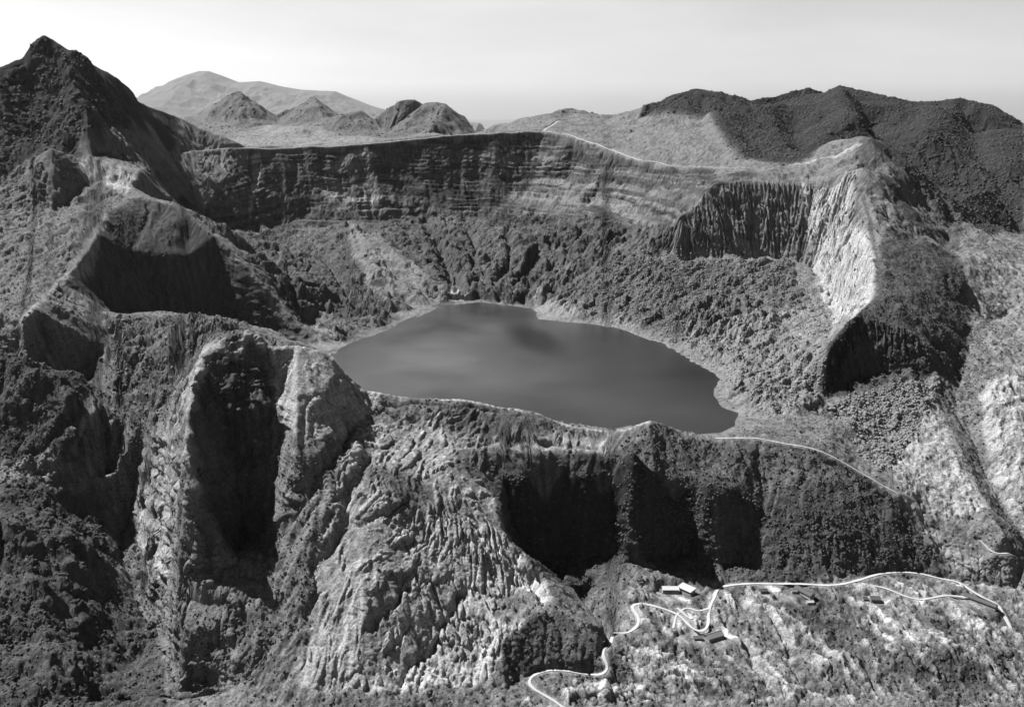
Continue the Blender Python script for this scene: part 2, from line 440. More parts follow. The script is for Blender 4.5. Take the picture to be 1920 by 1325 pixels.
# ------------------------------------------------------------------ paths and building pads, surveyed against the base relief
def smooth_path(P, n=6):
    P = np.array(P, float)
    seg = np.hypot(*np.diff(P[:, :2], axis=0).T)
    cum = np.concatenate([[0], np.cumsum(seg)])
    m = max(3, int(cum[-1] / 3.0))
    q_ = np.linspace(0, cum[-1], m)
    R = np.stack([np.interp(q_, cum, P[:, k]) for k in range(3)], -1)
    for _ in range(n):
        R[1:-1] = (R[:-2] + 2 * R[1:-1] + R[2:]) / 4
    return R


PATHS = []


def path(name, width, s):
    P = []
    for a in s.split():
        px, py = (float(v) for v in a.split(','))
        P.append(hit(px, py))
    R = smooth_path(P)
    R[:, 2] = samp(Zb, R[:, 0], R[:, 1])
    for _ in range(30):
        R[1:-1, 2] = (R[:-2, 2] + 2 * R[1:-1, 2] + R[2:, 2]) / 4
    PATHS.append((name, width, R))


def path_at(name, width, s, carve_it=True):
    R = smooth_path([from_D(*p) for p in nums(s)], 10)
    g = samp(Zb, R[:, 0], R[:, 1])
    R[:, 2] = np.maximum(g, R[:, 2] - 3)
    for _ in range(10):
        R[1:-1, 2] = (R[:-2, 2] + 2 * R[1:-1, 2] + R[2:, 2]) / 4
    if carve_it:
        PATHS.append((name, width, R))
    return R


path_at('trail', 5.0, '305,289,2448 370,283,2558 470,278,2638 560,275,2698 660,271,2738 760,261,2778 860,251,2818 940,248,2828 1020,244,2828 1060,251,2778 1100,263,2698 1150,281,2598 1200,299,2498 1250,308,2418 1300,314,2348 1400,317,2248 1470,316,2198')
path_at('trail', 3.4, '1020,244,2828 1035,234,2900 1045,226,2985')
path_at('trail', 2.3, '1342,821,1118 1370,818,1116 1420,820,1113 1475,829,1105 1530,838,1097 1560,850,1091 1610,880,1079 1645,900,1069 1680,920,1059')
CRESTS = [(path_at('', 3, '640,690,1088 665,712,1094 690,732,1100 760,742,1106 850,748,1110 930,765,1112 1000,775,1112 1060,795,1110 1140,808,1108 1180,800,1102 1215,786,1096', False), 4.0, 0.42),
          (path_at('', 3, '200,400,1720 188,430,1650 170,470,1575 130,510,1490 100,543,1420 70,570,1340 40,605,1262', False), 6.0, 0.30),
          (path_at('', 3, '1470,316,2198 1520,308,2170 1580,292,2150 1610,270,2130', False), 10.0, 0.32),
          (path_at('', 3, '500,645,1064 530,650,1068 600,662,1076 625,674,1082', False), 6.0, 0.4)]
path('road', 3.2, '1338,1118 1345,1104 1352,1099 1380,1096 1410,1094 1450,1095 1500,1095 1550,1098 1580,1096 1610,1088 1640,1078 1668,1073 1700,1072 1730,1076 1760,1084 1795,1090 1825,1110 1850,1125 1870,1130 1880,1150 1895,1178')
path('road', 3.0, '1342,1112 1336,1128 1329,1138 1328,1160 1328,1175 1318,1186 1306,1186 1292,1174 1280,1158 1262,1147 1230,1137 1205,1130 1190,1130 1182,1136 1190,1147 1198,1158 1198,1170 1190,1180 1175,1185 1150,1187')
path('road', 3.0, '1148,1194 1136,1204 1130,1220 1128,1230 1136,1240 1141,1252 1141,1264 1128,1270 1100,1264 1060,1256 1030,1254 1008,1260 992,1272 990,1282 1000,1293 1020,1302 1040,1314 1060,1330')
path('trail', 2.6, '1612,1096 1640,1098 1665,1104 1690,1116 1720,1126 1745,1122 1768,1116 1800,1118 1840,1126')
path('trail', 2.2, '1262,1178 1268,1150 1290,1135 1308,1150 1330,1140')
path('trail', 2.2, '1920,1046 1880,1044 1858,1047 1850,1030 1838,1014')
path('trail', 2.4, '1270,1140 1300,1168 1296,1158 1290,1150')


def pad_from(px, py, r, dz=0.0):
    p = hit(px, py)
    return (p[0], p[1], p[2] + dz, r)


PADS = [pad_from(1255, 1114, 13), pad_from(1284, 1112, 14), pad_from(1340, 1198, 15), pad_from(1292, 1200, 10),
        pad_from(1431, 1112, 9), pad_from(1500, 1116, 15), pad_from(1486, 1112, 8), pad_from(1516, 1133, 8),
        pad_from(1641, 1126, 10), pad_from(1622, 1124, 6), pad_from(1840, 1138, 14), pad_from(1820, 1130, 14)]

# ------------------------------------------------------------------ adaptive rows: denser on the cliffs
NR, NC = int(1900 * QUAL), int(1300 * QUAL)
cs = np.linspace(0, NS - 1.001, NC)
ci = cs.astype(int); cf = (cs - ci).astype(np.float32)
Zc = Zb[:, ci] * (1 - cf) + Zb[:, ci + 1] * cf
sc_ = S0 + (S1 - S0) * cs / (NS - 1)
Ycol = (np.exp(tt) - 300.0)
dY = np.diff(Ycol)[:, None]
dz = np.diff(Zc, axis=0)
met = np.sqrt((0.33 * dY) ** 2 + np.minimum(np.abs(dz), 6 * dY) ** 2) / (Ycol[:-1, None] + 100)
met = blur(met, 12, 1); met = blur(met, 4, 0)
cum = np.vstack([np.zeros((1, NC)), np.cumsum(met, axis=0)])
cum /= cum[-1]
q = np.linspace(0, 1, NR)
rows = np.empty((NR, NC))
for k in range(NC):
    rows[:, k] = np.interp(q, cum[:, k], np.arange(NT))
Y = np.exp(T0 + (T1 - T0) * rows / (NT - 1)) - 300.0
X = sc_[None, :] * (Y + 300.0)
Z0 = samp(Zb, X, Y).astype(np.float32)
Xf = X.astype(np.float32); Yf = Y.astype(np.float32)

# ------------------------------------------------------------------ region masks (outlines surveyed onto the ground, then tested in plan)
JX = (fbm(Xf, Yf, 34.0, 3, 301) * 5).astype(np.float32)
JY = (fbm(Xf, Yf, 34.0, 3, 311) * 5).astype(np.float32)


def region(s, soft=4, jit=1.0):
    P = np.array([hit(*(float(v) for v in a.split(','))) for a in s.split()])[:, :2]
    x0, y0 = P.min(0) - 30; x1, y1 = P.max(0) + 30
    M = np.zeros(Xf.shape, np.float32)
    bb = (Xf > x0) & (Xf < x1) & (Yf > y0) & (Yf < y1)
    rr = np.where(bb.any(1))[0]; cc = np.where(bb.any(0))[0]
    if not len(rr):
        return M
    sl = (slice(rr[0], rr[-1] + 1), slice(cc[0], cc[-1] + 1))
    x = Xf[sl] + JX[sl] * jit; y = Yf[sl] + JY[sl] * jit
    ins = np.zeros(x.shape, bool)
    for (ax, ay), (bx, by) in zip(P, np.roll(P, -1, 0)):
        if ay == by:
            continue
        c_ = (ay > y) != (by > y)
        ins ^= c_ & (x < (bx - ax) * (y - ay) / (by - ay) + ax)
    M[sl] = ins
    if soft:
        sl2 = (slice(max(0, rr[0] - 8 - soft), rr[-1] + 9 + soft), slice(max(0, cc[0] - 8 - soft), cc[-1] + 9 + soft))
        M[sl2] = blur(M[sl2], soft)
    return M


def ell(px, py, rx, ry, p=1.0):
    """Smooth round bump weight centred on a surveyed spot; radii in metres."""
    c_ = hit(px, py)
    return np.exp(-(((Xf - c_[0]) / rx) ** 2 + ((Yf - c_[1]) / ry) ** 2) ** p)


def sstep(a, b, x):
    t = np.clip((x - a) / (b - a), 0, 1)
    return t * t * (3 - 2 * t)


e = 14.0
sxg = -(samp(Zb, X + e, Y) - samp(Zb, X - e, Y)) / (2 * e)
syg = -(samp(Zb, X, Y + e) - samp(Zb, X, Y - e)) / (2 * e)
slope = np.hypot(sxg, syg).astype(np.float32) + 1e-4
dx_, dy_ = (sxg / slope).astype(np.float32), (syg / slope).astype(np.float32)
del sxg, syg

ratio = Xf / Yf
basin = sstep(-0.25, -0.21, ratio) * sstep(0.31, 0.27, ratio) * sstep(1105, 1125, Yf) * sstep(2150, 2100, Yf)
lake_near = np.maximum(sstep(0.0, 8.0, Z0), 1 - basin)   # calm relief at the water line
m_wall = region('300,292 470,280 660,275 860,255 1020,248 1090,266 1150,286 1230,306 1330,320 1420,330 1330,350 1280,400 1180,440 1120,420 1000,420 860,430 780,430 640,420 420,440 340,400', 10)
m_low = region('360,400 450,425 640,422 800,395 1000,400 1130,410 1200,440 1100,500 1010,570 860,556 790,580 700,620 640,640 540,570 440,460', 8)
m_col = region('1180,470 1270,410 1340,340 1480,330 1600,322 1632,420 1645,560 1580,640 1540,590 1520,510 1350,492 1200,492', 5, 0.4)
m_pit = region('1545,740 1550,650 1640,560 1700,560 1760,650 1745,705 1640,748', 5, 0.4)
m_smooth = region('640,740 900,770 1150,830 1180,870 950,880 930,960 1000,1060 1010,1100 920,1160 700,1300 560,1300 600,1000 640,860', 10)
m_set = region('1180,1095 1400,1098 1700,1085 1920,1090 1920,1325 960,1325 1160,1240', 8)
m_far = sstep(2700, 3200, Yf)
m_talus = region('1550,760 1700,725 1760,715 1750,760 1690,850 1650,890 1600,830', 6)
m_rock = region('400,640 460,618 500,655 515,800 480,1030 395,1075 310,1070 262,1000 270,880 320,790', 6)
m_mass = region('1200,215 1310,160 1440,170 1570,155 1920,240 1920,430 1800,420 1700,330 1640,255 1500,310 1380,300 1330,220', 8)
m_fan = region('820,960 900,960 1000,1050 1040,1120 900,1280 700,1300 760,1100', 8)
m_pillow = region('1210,640 1350,560 1450,600 1540,660 1540,760 1440,790 1380,780 1340,720', 8)
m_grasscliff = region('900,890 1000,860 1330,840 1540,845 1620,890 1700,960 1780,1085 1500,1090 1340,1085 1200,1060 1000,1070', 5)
for (px, py, rx, ry, hgt) in ((930, 800, 62, 26, 9), (745, 905, 36, 24, 7), (970, 1135, 26, 18, 6), (1590, 812, 26, 20, 10),
                              (1690, 905, 30, 22, 8), (470, 780, 14, 8, 10), (330, 640, 40, 40, 12), (420, 620, 30, 30, 14),
                              (120, 730, 40, 30, 12), (60, 1000, 60, 50, 14), (180, 960, 40, 30, -12), (130, 1080, 50, 40, 16),
                              (1500, 1180, 40, 18, 6), (1600, 1250, 60, 20, 6), (1400, 1290, 50, 14, 5), (1750, 1230, 60, 18, 7), (1660, 1100, 22, 10, 4),
                              (700, 1120, 50, 26, 9), (640, 1240, 36, 22, 10), (560, 1010, 30, 30, 10)):
    Z0 = Z0 + (ell(px, py, rx, ry) * hgt).astype(np.float32)

e = 38.0
slope_w = np.hypot(samp(Zb, X + e, Y) - samp(Zb, X - e, Y), samp(Zb, X, Y + e) - samp(Zb, X, Y - e)).astype(np.float32) / (2 * e)
tpi = samp(Zb - box(box(Zb, 16), 16), X, Y) / (Yf / 1000.0)
crest = sstep(1.0, 4.5, tpi)
del tpi
sl = (1 - 0.92 * crest) * sstep(0.10, 0.55, np.minimum(slope, slope_w * (0.8 + 0.6 * (1 - m_far))))
steep = np.clip(slope, 0.6, 2.5)
G = (0.55 + 0.45 * m_wall + 0.5 * m_low + 0.5 * m_far + 0.5 * m_rock + 0.3 * m_mass) * (1 - 0.45 * m_smooth) * (1 - 0.75 * m_set)
G *= 0.25 + 0.75 * lake_near
G = G.astype(np.float32)
xw = Xf + fbm(Xf, Yf, 60.0, 2, 401) * 10; yw = Yf + fbm(Xf, Yf, 60.0, 2, 411) * 10
dZ = np.zeros(Xf.shape, np.float32)
for k, (lam, amp) in enumerate(((150.0, 15.0), (62.0, 7.5), (27.0, 3.6), (12.0, 1.9), (5.6, 0.9))):
    amp = amp * (1 - 0.6 * m_wall) * (1 + 1.1 * m_low * (lam > 20)) * (1 + 0.5 * m_mass * (lam > 50)) * (1 - (0.0, 0.1, 0.5, 0.7, 0.9)[k] * m_far)
    h, dd = erosion(xw, yw, dx_, dy_, lam, 500 + k)
    a_ = amp * np.maximum(sl, 0.7 * m_low * sstep(0.05, 0.2, slope)) * (1 - 0.55 * sstep(1.4, 2.4, slope) * (1 - m_col)) * np.sqrt(steep) * (G if k else G * 0.7)
    if lam > 100:
        a_ = a_ * sstep(1100, 1500, Yf) * (1 + 0.8 * m_far)
    if k == 1:
        a_ = a_ * (0.45 + 0.55 * sstep(1000, 1500, Yf))
    hs = 1 - 2 * np.sqrt(np.clip((1 - h) * 0.5, 0.002, 1)) if k in (1, 2, 4) else 2 * np.sqrt(np.clip((1 + h) * 0.5, 0.002, 1)) - 1.2
    dZ += a_ * (0.35 * h + 0.8 * hs)
    # turn the next, finer ribs into the flanks of these
    tx, ty = -dy_, dx_
    nx_ = dx_ * slope - tx * dd * a_ * 0.55; ny_ = dy_ * slope - ty * dd * a_ * 0.55
    l_ = np.hypot(nx_, ny_) + 1e-5
    if k < 3:
        dx_, dy_ = nx_ / l_, ny_ / l_
m_knob = region('200,600 320,600 470,610 440,650 360,700 300,790 240,790 210,740 215,650', 8)
m_summit = region('0,135 80,70 130,100 200,160 290,290 300,330 200,295 100,275 0,320 -80,330 -80,150', 8)
m_spur = region('262,372 330,385 385,430 500,545 590,640 480,615 300,588 190,570 110,545 180,470 205,405', 5, 0.5)
m_slope = region('990,560 1080,470 1180,430 1280,410 1200,490 1480,495 1530,590 1400,640 1200,620 1080,598', 10)
m_white = np.maximum(region('1660,870 1745,770 1772,820 1850,960 1740,990 1690,930', 5), region('1845,745 1925,700 1925,1020 1885,940 1855,860', 6))
m_lslope = region('-80,340 130,320 240,360 185,430 100,535 45,600 -80,590', 8)
m_fans = region('650,415 700,430 780,480 845,560 770,595 700,560 655,480', 8)
rough = (1 - 0.75 * m_fans) * (1 - 0.6 * crest * (1 - m_summit)) * (0.55 + 0.7 * m_summit + 0.7 * m_lslope + 0.5 * m_white + 0.6 * m_slope + 1.3 * m_rock + 0.8 * m_pillow + 0.8 * m_low + 1.2 * m_knob + 0.15 * m_mass + 0.5 * m_pit + 0.8 * m_talus) * (1 - 0.5 * m_smooth) * (0.15 + 0.85 * lake_near)
big = fbm(Xf, Yf, 120.0, 4, 601)
mid = fbm(Xf, Yf, 24.0, 4, 611, 0.55)
rid2 = fbm(Xf, Yf, 95.0, 6, 641, 0.55, True)
rid = fbm(Xf, Yf, 34.0, 5, 621, 0.55, True)
fin = fbm(Xf, Yf, 5.0, 3, 631, 0.6)
rids = fbm(Xf, Yf, 13.0, 4, 661, 0.6, True)
left_low = sstep(-150, -420, Xf) * sstep(1330, 1180, Yf)
right_rock = sstep(380, 520, Xf) * sstep(1180, 1350, Yf) * sstep(2400, 2000, Yf)
dZ += (fbm(Xf, Yf, 190.0, 5, 651, 0.5, True) - 0.3) * 16 * left_low * (1 - m_rock) * (1 - crest) + (rid2 - 0.4) * (1 - crest) * (3.0 * left_low * (1 - m_rock) + 3 * right_rock + 2.0 * (1 - m_far) * (1 - m_smooth)) * lake_near + big * 4.0 * (0.5 + 1.6 * left_low + m_far * 2.0) + mid * 2.4 * rough * np.clip(Yf / 1100.0, 0.9, 1.8) * (1 - 0.5 * m_far) + (rid - 0.4) * (1 - 0.85 * m_far) * (1 - 0.7 * crest) * (1.6 * rough + 1.2 * left_low + 0.5 * right_rock) * (1 - m_set * 0.6) + (fin * 0.7 * (0.6 + rough) + (rids - 0.4) * 1.5 * rough * (1 - 0.7 * m_far)) * lake_near

# lava channels and blocks on the old flow below the rim, and flow folds by the lake
# old lava fan: channels spreading and branching from its apex
c_ = hit(842, 965)
fx_, fy_ = xw - c_[0], yw - c_[1] - 25
fr_ = np.hypot(fx_, fy_) + 1; fth = np.arctan2(fx_, -fy_ + 1e-3)
h = fbm(fth * np.sqrt(fr_) * 1.15, fr_ / 26.0, 1.0, 4, 702, 0.55, True)
dZ -= (m_fan * sstep(-0.5, 0.1, fbm(Xf, Yf, 40.0, 2, 704)) + (0.6 * m_smooth + 0.5 * m_pillow + 0.25 * m_set) * sstep(0.1, 0.5, fbm(Xf, Yf, 70.0, 3, 705))) * 4.2 * sstep(0.55, 1.15, h)
h, _ = erosion(xw * 0.8 + yw * 0.6, yw * 0.8 - xw * 0.6, np.full(Xf.shape, .9, np.float32), np.full(Xf.shape, .43, np.float32), 17.0, 706)
dZ += m_pillow * 1.5 * np.maximum(h, -0.2)
h, _ = erosion(xw, yw, np.full(Xf.shape, .5, np.float32), np.full(Xf.shape, -.86, np.float32), 12.0, 709, 3.2)
h2, _ = erosion(xw, yw, np.full(Xf.shape, .42, np.float32), np.full(Xf.shape, -.9, np.float32), 31.0, 719, 2.6)
dZ -= m_set * (3.0 * sstep(0.2, 0.8, h) * sstep(-0.1, 0.6, fbm(Xf, Yf, 55.0, 3, 733)) + 3.0 * sstep(0.45, 0.9, h2) * sstep(-0.2, 0.6, fbm(Xf, Yf, 80.0, 3, 737)) - 2.2 * fbm(Xf, Yf, 30.0, 4, 739, 0.6, True))
# flow lines: long ragged furrows along the lava streams


def flow(ux, uy, scale, stretch, seed, octv=5):
    a_c = xw * uy - yw * ux; a_l = xw * ux + yw * uy
    a_c = a_c + 0.6 * scale * fbm(Xf, Yf, scale * 5, 3, seed + 50)
    return fbm(a_c, a_l / stretch, scale, octv, seed, 0.6, True)


fl_set = flow(.47, -.88, 17.0, 5.0, 1101)
fl_low = flow(.85, -.52, 13.0, 4.0, 1111)
k_low = region('1160,1200 1330,1225 1420,1290 1500,1330 1500,1400 1100,1400 1100,1290', 10)
fl_s = fl_set * (1 - k_low) + fl_low * k_low
dZ -= m_set * 3.8 * sstep(0.35, 1.1, fl_s)
fl_lake = flow(-.74, -.67, 24.0, 4.5, 1121)
dZ += (m_pillow * 5.0 + m_slope * 5.0) * (fl_lake - 0.4) * lake_near
fl_fl = flow(-.35, -.94, 20.0, 3.5, 1131)
dZ -= m_smooth * (1 - m_fan) * 3.0 * sstep(0.55, 1.2, fl_fl)
dZ = np.where(m_far > 0.3, np.minimum(dZ, 8.0), dZ).astype(np.float32)
# columns
e_ = (0.8 * erosion(Xf, Yf, dx_, dy_, 8.5, 711)[0] + 0.7 * erosion(Xf, Yf, dx_, dy_, 4.5, 712)[0]) * (0.5 + sstep(-0.5, 0.5, fbm(Xf + Yf, Z0 * 1.5, 25.0, 3, 714))) + 0.9 * fbm(Xf + 0.6 * Yf, Z0 * 0.5, 30.0, 4, 713, 0.6)
dZ += (m_col + m_pit * 0.8) * sstep(0.7, 1.4, slope) * np.clip(slope, 0, 3) * 4.0 * e_
def trench(s, w, depth, wob=1.0):
    global Z0
    R = smooth_path([hit(*(float(v) for v in a.split(','))) for a in s.split()], 4)
    x0, y0 = R[:, :2].min(0) - 3 * w; x1, y1 = R[:, :2].max(0) + 3 * w
    ii = np.where((Xf > x0) & (Xf < x1) & (Yf > y0) & (Yf < y1))
    x = Xf[ii] + JX[ii] * wob; y = Yf[ii] + JY[ii] * wob
    best = np.full(x.shape, 1e9, np.float32); tq = np.zeros(x.shape, np.float32)
    for k_, p in enumerate(R):
        d_ = np.hypot(x - p[0], y - p[1]); up = d_ < best
        best[up] = d_[up]; tq[up] = k_ / len(R)
    Z0[ii] -= depth * np.exp(-(best / w) ** 2) * np.minimum(1, np.minimum(tq, 1 - tq) * 8)


for s_, w_, d_q in (('660,780 620,850 580,920 540,990 520,1025', 9, 15), ('700,830 672,870 655,930 640,990 600,1060', 7, 10),
                    ('620,880 600,930 570,990 545,1040', 5, 8), ('585,1050 590,1110 575,1170', 4, 8), ('775,925 745,942 700,965 660,975', 3, 5),
                    ('880,1090 830,1170 790,1230 750,1262 735,1310', 3.5, 7), ('850,831 930,830 1000,831 1080,838 1160,842', 3.0, 5),
                    ('700,747 780,758 850,764 930,778 1000,792', 2.5, 4), ('1430,1150 1470,1180 1480,1240 1520,1290 1570,1325', 5, 8),
                    ('1270,1150 1268,1200 1272,1250', 2, 4), ('1180,1210 1240,1218 1300,1226', 2.5, 5), ('1235,1265 1270,1274 1305,1272', 3, 6),
                    ('1590,860 1640,900 1670,912', 4, 7), ('735,325 790,400 820,450 850,520 856,545', 16, 26), ('878,428 892,470 885,520', 8, 16),
                    ('950,425 958,480 930,535', 8, 16), ('1015,435 1000,485 962,528', 8, 14), ('1090,430 1060,480 1010,530', 7, 12),
                    ('1535,640 1450,650 1380,682 1300,672', 5, 8), ('1540,690 1460,710 1400,742 1352,748', 5, 8), ('1500,598 1400,618 1300,640 1235,642', 5, 8),
                    ('1540,665 1470,680 1420,710 1370,720', 4, 6), ('1310,537 1370,541 1410,560 1440,580', 4, 8), ('500,500 560,560 620,620', 10, 14),
                    ('440,480 520,520 600,600', 8, 12), ('600,480 660,560 690,600', 8, 12), ('760,1080 745,1130 700,1180', 4, 7),
                    ('990,1085 1020,1130 1040,1180', 3, 5), ('1350,1150 1400,1200 1420,1260', 4, 6), ('1620,1150 1680,1210 1760,1290', 5, 7), ('1560,1180 1610,1240 1660,1320', 4, 6),
                    ('475,280 478,330 468,390 490,440', 10, 12), ('680,275 700,330 720,390', 14, -12), ('700,440 760,510 830,560', 26, -13), ('662,422 690,480 720,540 745,590', 30, -15),
                    ('1340,210 1360,260 1400,300', 40, -30), ('1480,200 1500,250 1520,290', 45, 40), ('1570,180 1580,220 1600,250', 50, -35),
                    ('1640,200 1650,240 1700,290', 45, 35), ('1760,210 1740,260 1740,310', 50, -30), ('1830,210 1830,260 1850,310', 45, 35),
                    ('378,765 420,795 470,785 516,800', 7, -15), ('366,855 400,850 440,880 500,912', 7, -14), ('400,690 440,720 490,735', 6, -10), ('300,830 330,850 350,900 340,960', 5, 7), ('285,900 310,960 330,1030', 5, 7),
                    ('60,130 40,200 20,280', 30, 20), ('120,140 90,200 80,260', 25, 18)):
    trench(s_, w_, d_q)
Z = Z0 + dZ
# strata: hard and soft beds
per = 19.0
m_str = region('1000,250 1100,268 1200,302 1400,322 1330,350 1290,400 1180,440 1080,400 1010,340', 8)
wv = Z + 16.0 * fbm(Xf, Yf, 420.0, 4, 721) + 0.012 * Xf
wv = wv + 7.0 * np.sin(wv * 0.11) + 3.0 * np.sin(wv * 0.31 + 1.0)
fr = wv / per
fi = np.floor(fr); ff = fr - fi
ter_ = (fi + sstep(0.45, 0.95, ff)) * per - wv + Z
amt = np.clip(m_wall * sstep(0.25, 0.5, slope) * 0.6 + 0.9 * m_str + 0.3 * m_low + 0.3 * m_grasscliff * sstep(.5, 1, slope) * 0.4, 0, 1) * sstep(-0.35, 0.5, fbm(Xf, Yf, 90.0, 4, 731))
fr2 = wv / 5.5
ter2 = (np.floor(fr2) + sstep(0.4, 0.95, fr2 - np.floor(fr2))) * 5.5 - wv + Z
Z = Z + amt * (ter_ - Z) + 0.6 * amt * (ter2 - Z)
# diagonal rock ribs running down to the far shore
h, _ = erosion(xw, yw, np.full(Xf.shape, -.62, np.float32), np.full(Xf.shape, -.78, np.float32), 34.0, 743, 3.0)
Z = Z + (m_slope + 0.5 * m_pillow) * sstep(-0.2, 0.7, h) * 8.0 * sstep(-0.3, 0.4, fbm(Xf, Yf, 90.0, 3, 747)) * lake_near * 0.3
# the shore keeps its surveyed line
Z = np.where((Z0 < 3.5) & (basin > 0.5), Z0 + (Z - Z0) * 0.4, Z)
dshore = None


def carve(Z, R, w_in, w_out):
    x0, y0 = R[:, :2].min(0) - w_out; x1, y1 = R[:, :2].max(0) + w_out
    bb = (Xf > x0) & (Xf < x1) & (Yf > y0) & (Yf < y1)
    ii = np.where(bb)
    x = Xf[ii]; y = Yf[ii]
    best = np.full(x.shape, 1e9, np.float32); hz = np.zeros(x.shape, np.float32)
    for a, b in zip(R[:-1], R[1:]):
        near = (np.abs(x - a[0]) < w_out + 5) & (np.abs(y - a[1]) < w_out + 5)
        k = np.where(near)[0]
        if not len(k):
            continue
        ux, uy = b[0] - a[0], b[1] - a[1]
        L2 = ux * ux + uy * uy + 1e-6
        t = np.clip(((x[k] - a[0]) * ux + (y[k] - a[1]) * uy) / L2, 0, 1)
        d_ = np.hypot(x[k] - a[0] - t * ux, y[k] - a[1] - t * uy)
        up = d_ < best[k]
        best[k[up]] = d_[up]; hz[k[up]] = (a[2] + t * (b[2] - a[2]))[up]
    w = 1 - sstep(w_in, w_out, best)
    Z[ii] = Z[ii] * (1 - w) + hz * w
    return Z


for nm, wd, R in PATHS:
    Z = carve(Z, R, wd * 0.5 + 1.0, wd * 0.5 + 6.0)
for x_, y_, z_, r_ in PADS:
    dd = np.hypot(Xf - x_, Yf - y_)
    w = 1 - sstep(r_, r_ * 1.6, dd)
    Z = Z * (1 - w) + z_ * w
Z = Z.astype(np.float32)

# crags: push steep faces in and out horizontally
gz_r = np.gradient(Z, axis=0) / (np.gradient(Y, axis=0) + 1e-6)
ny = -gz_r
nxx = -(np.gradient(Z, axis=1) - gz_r * np.gradient(Y, axis=1)) / (np.gradient(X, axis=1) + 1e-6)
nl = np.sqrt(nxx ** 2 + ny ** 2 + 1)
st = sstep(0.72, 0.95, np.hypot(nxx, ny) / nl)
st = blur(st.astype(np.float32), 2)
cr = fbm(Xf * 1.0 + Yf * 0.7, Z * 1.3, 26.0, 6, 801, 0.6, True) - 0.35 + 0.8 * fbm(Xf - Yf * 0.5, Z * 2.5, 34.0, 4, 811, 0.6)
hx = (nxx / nl).astype(np.float32); hy = (ny / nl).astype(np.float32)
hx = blur(hx, 3); hy = blur(hy, 3)
on = sstep(2, 9, Z0) + 1 - basin
amp = st * (2.4 + 2.6 * m_rock + 1.0 * m_pit + 1.5 * left_low) * (1 - 0.5 * crest) * (1 - 0.6 * m_far) * np.clip(on, 0, 1)
Xd = X + hx * cr * amp
Yd = Y + hy * cr * amp

# ------------------------------------------------------------------ ground cover and rock colour (grey plate values; some shaded faces painted darker)
n1 = fbm(Xf, Yf, 46.0, 5, 901, 0.6)
n2 = fbm(Xf, Yf, 9.0, 4, 911, 0.65)
st_, _ = erosion(xw, yw, dx_, dy_, 11.0, 921)
alb = np.full(Xf.shape, 0.15, np.float32)


def tint(M, v, k=1.0):
    global alb
    alb = alb * (1 - M * k) + v * M * k


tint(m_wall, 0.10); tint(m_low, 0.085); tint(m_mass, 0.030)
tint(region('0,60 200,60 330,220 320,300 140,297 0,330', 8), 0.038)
tint(region('0,330 140,300 260,325 260,360 190,420 100,540 40,605 0,590', 8), 0.135)
tint(region('142,299 200,306 262,321 256,345 240,365 180,345 150,325', 3, 0.3), 0.42, 0.8)
tint(region('270,228 500,236 640,250 730,262 640,272 480,276 300,290', 6), 0.20)
tint(region('400,230 600,232 720,262 820,245 890,245 800,180 440,165', 6), 0.10, 0.6)
tint(region('940,245 1060,205 1200,215 1330,260 1330,305 1180,290 1060,250', 6), 0.16)
tint(m_rock, 0.26); tint(region('378,700 400,660 470,640 505,690 516,800 508,880 490,1030 400,1070 380,1040 374,930 374,880 356,830 370,770', 4, 0.5), 0.09); tint(m_spur, 0.06)  # massif's right face and the spur face have their shade painted in
tint(region('500,645 640,690 720,740 640,800 560,830 520,760', 4), 0.30)
tint(m_smooth, 0.33); tint(m_fan, 0.42)
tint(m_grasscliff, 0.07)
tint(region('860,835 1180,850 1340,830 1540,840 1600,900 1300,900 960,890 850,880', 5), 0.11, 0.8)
tint(m_set, 0.34); tint(m_set * sstep(0.0, 0.5, fbm(Xf, Yf, 70.0, 4, 951, 0.6)), 0.11, 0.65)
tint(region('1420,1130 1560,1130 1640,1180 1800,1200 1920,1160 1920,1325 1800,1325 1600,1250', 8) * sstep(-0.15, 0.35, n1), 0.09, 0.9)
tint(region('-60,665 150,712 175,800 120,870 190,900 205,1000 230,1100 290,1200 320,1325 320,1400 -100,1400', 8), 0.075)
tint(region('0,850 150,880 200,870 200,930 100,930 0,915', 5), 0.2, 0.7)
tint(region('130,850 180,775 285,768 200,868', 3, 0.3), 0.26)
tint(region('250,930 262,925 290,1040 325,1070 300,1070 262,1020', 2, 0.4), 0.34)
tint(region('930,1225 950,1185 1040,1140 1140,1230 1140,1275 1050,1256 985,1268', 4), 0.09)
tint(region('920,1120 980,1100 1020,1130 1000,1165 930,1160', 3, 0.5), 0.12, 0.8)
tint(region('948,905 1000,890 1060,885 1160,888 1250,905 1340,915 1335,1040 1200,1030 1060,1040 960,1030', 4), 0.035)  # shade of the cliff hollow painted into the rock colour
tint(ell(930, 800, 62, 24, 2.0) * 1.0, 0.085, 0.9)
tint(ell(745, 905, 34, 20, 2.0), 0.11, 0.8)
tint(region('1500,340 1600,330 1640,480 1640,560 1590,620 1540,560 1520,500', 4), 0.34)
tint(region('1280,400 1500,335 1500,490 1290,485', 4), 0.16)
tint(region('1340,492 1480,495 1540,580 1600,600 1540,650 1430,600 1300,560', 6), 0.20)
tint(m_pillow, 0.19); tint(m_pit, 0.03)  # pit wall painted near black, standing in for its shade
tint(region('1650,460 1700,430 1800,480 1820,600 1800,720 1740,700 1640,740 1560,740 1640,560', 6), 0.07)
tint(region('1600,300 1660,270 1800,400 1800,470 1700,420', 5), 0.075)
tint(region('1640,320 1700,330 1790,430 1740,430', 4), 0.14, 0.7)
tint(region('1660,870 1750,760 1780,800 1860,960 1740,990 1690,930', 5), 0.30)
tint(region('1840,740 1920,690 1920,1020 1880,940 1850,860', 6), 0.31)
tint(region('1830,480 1920,490 1920,690 1860,690 1840,600', 6), 0.2)
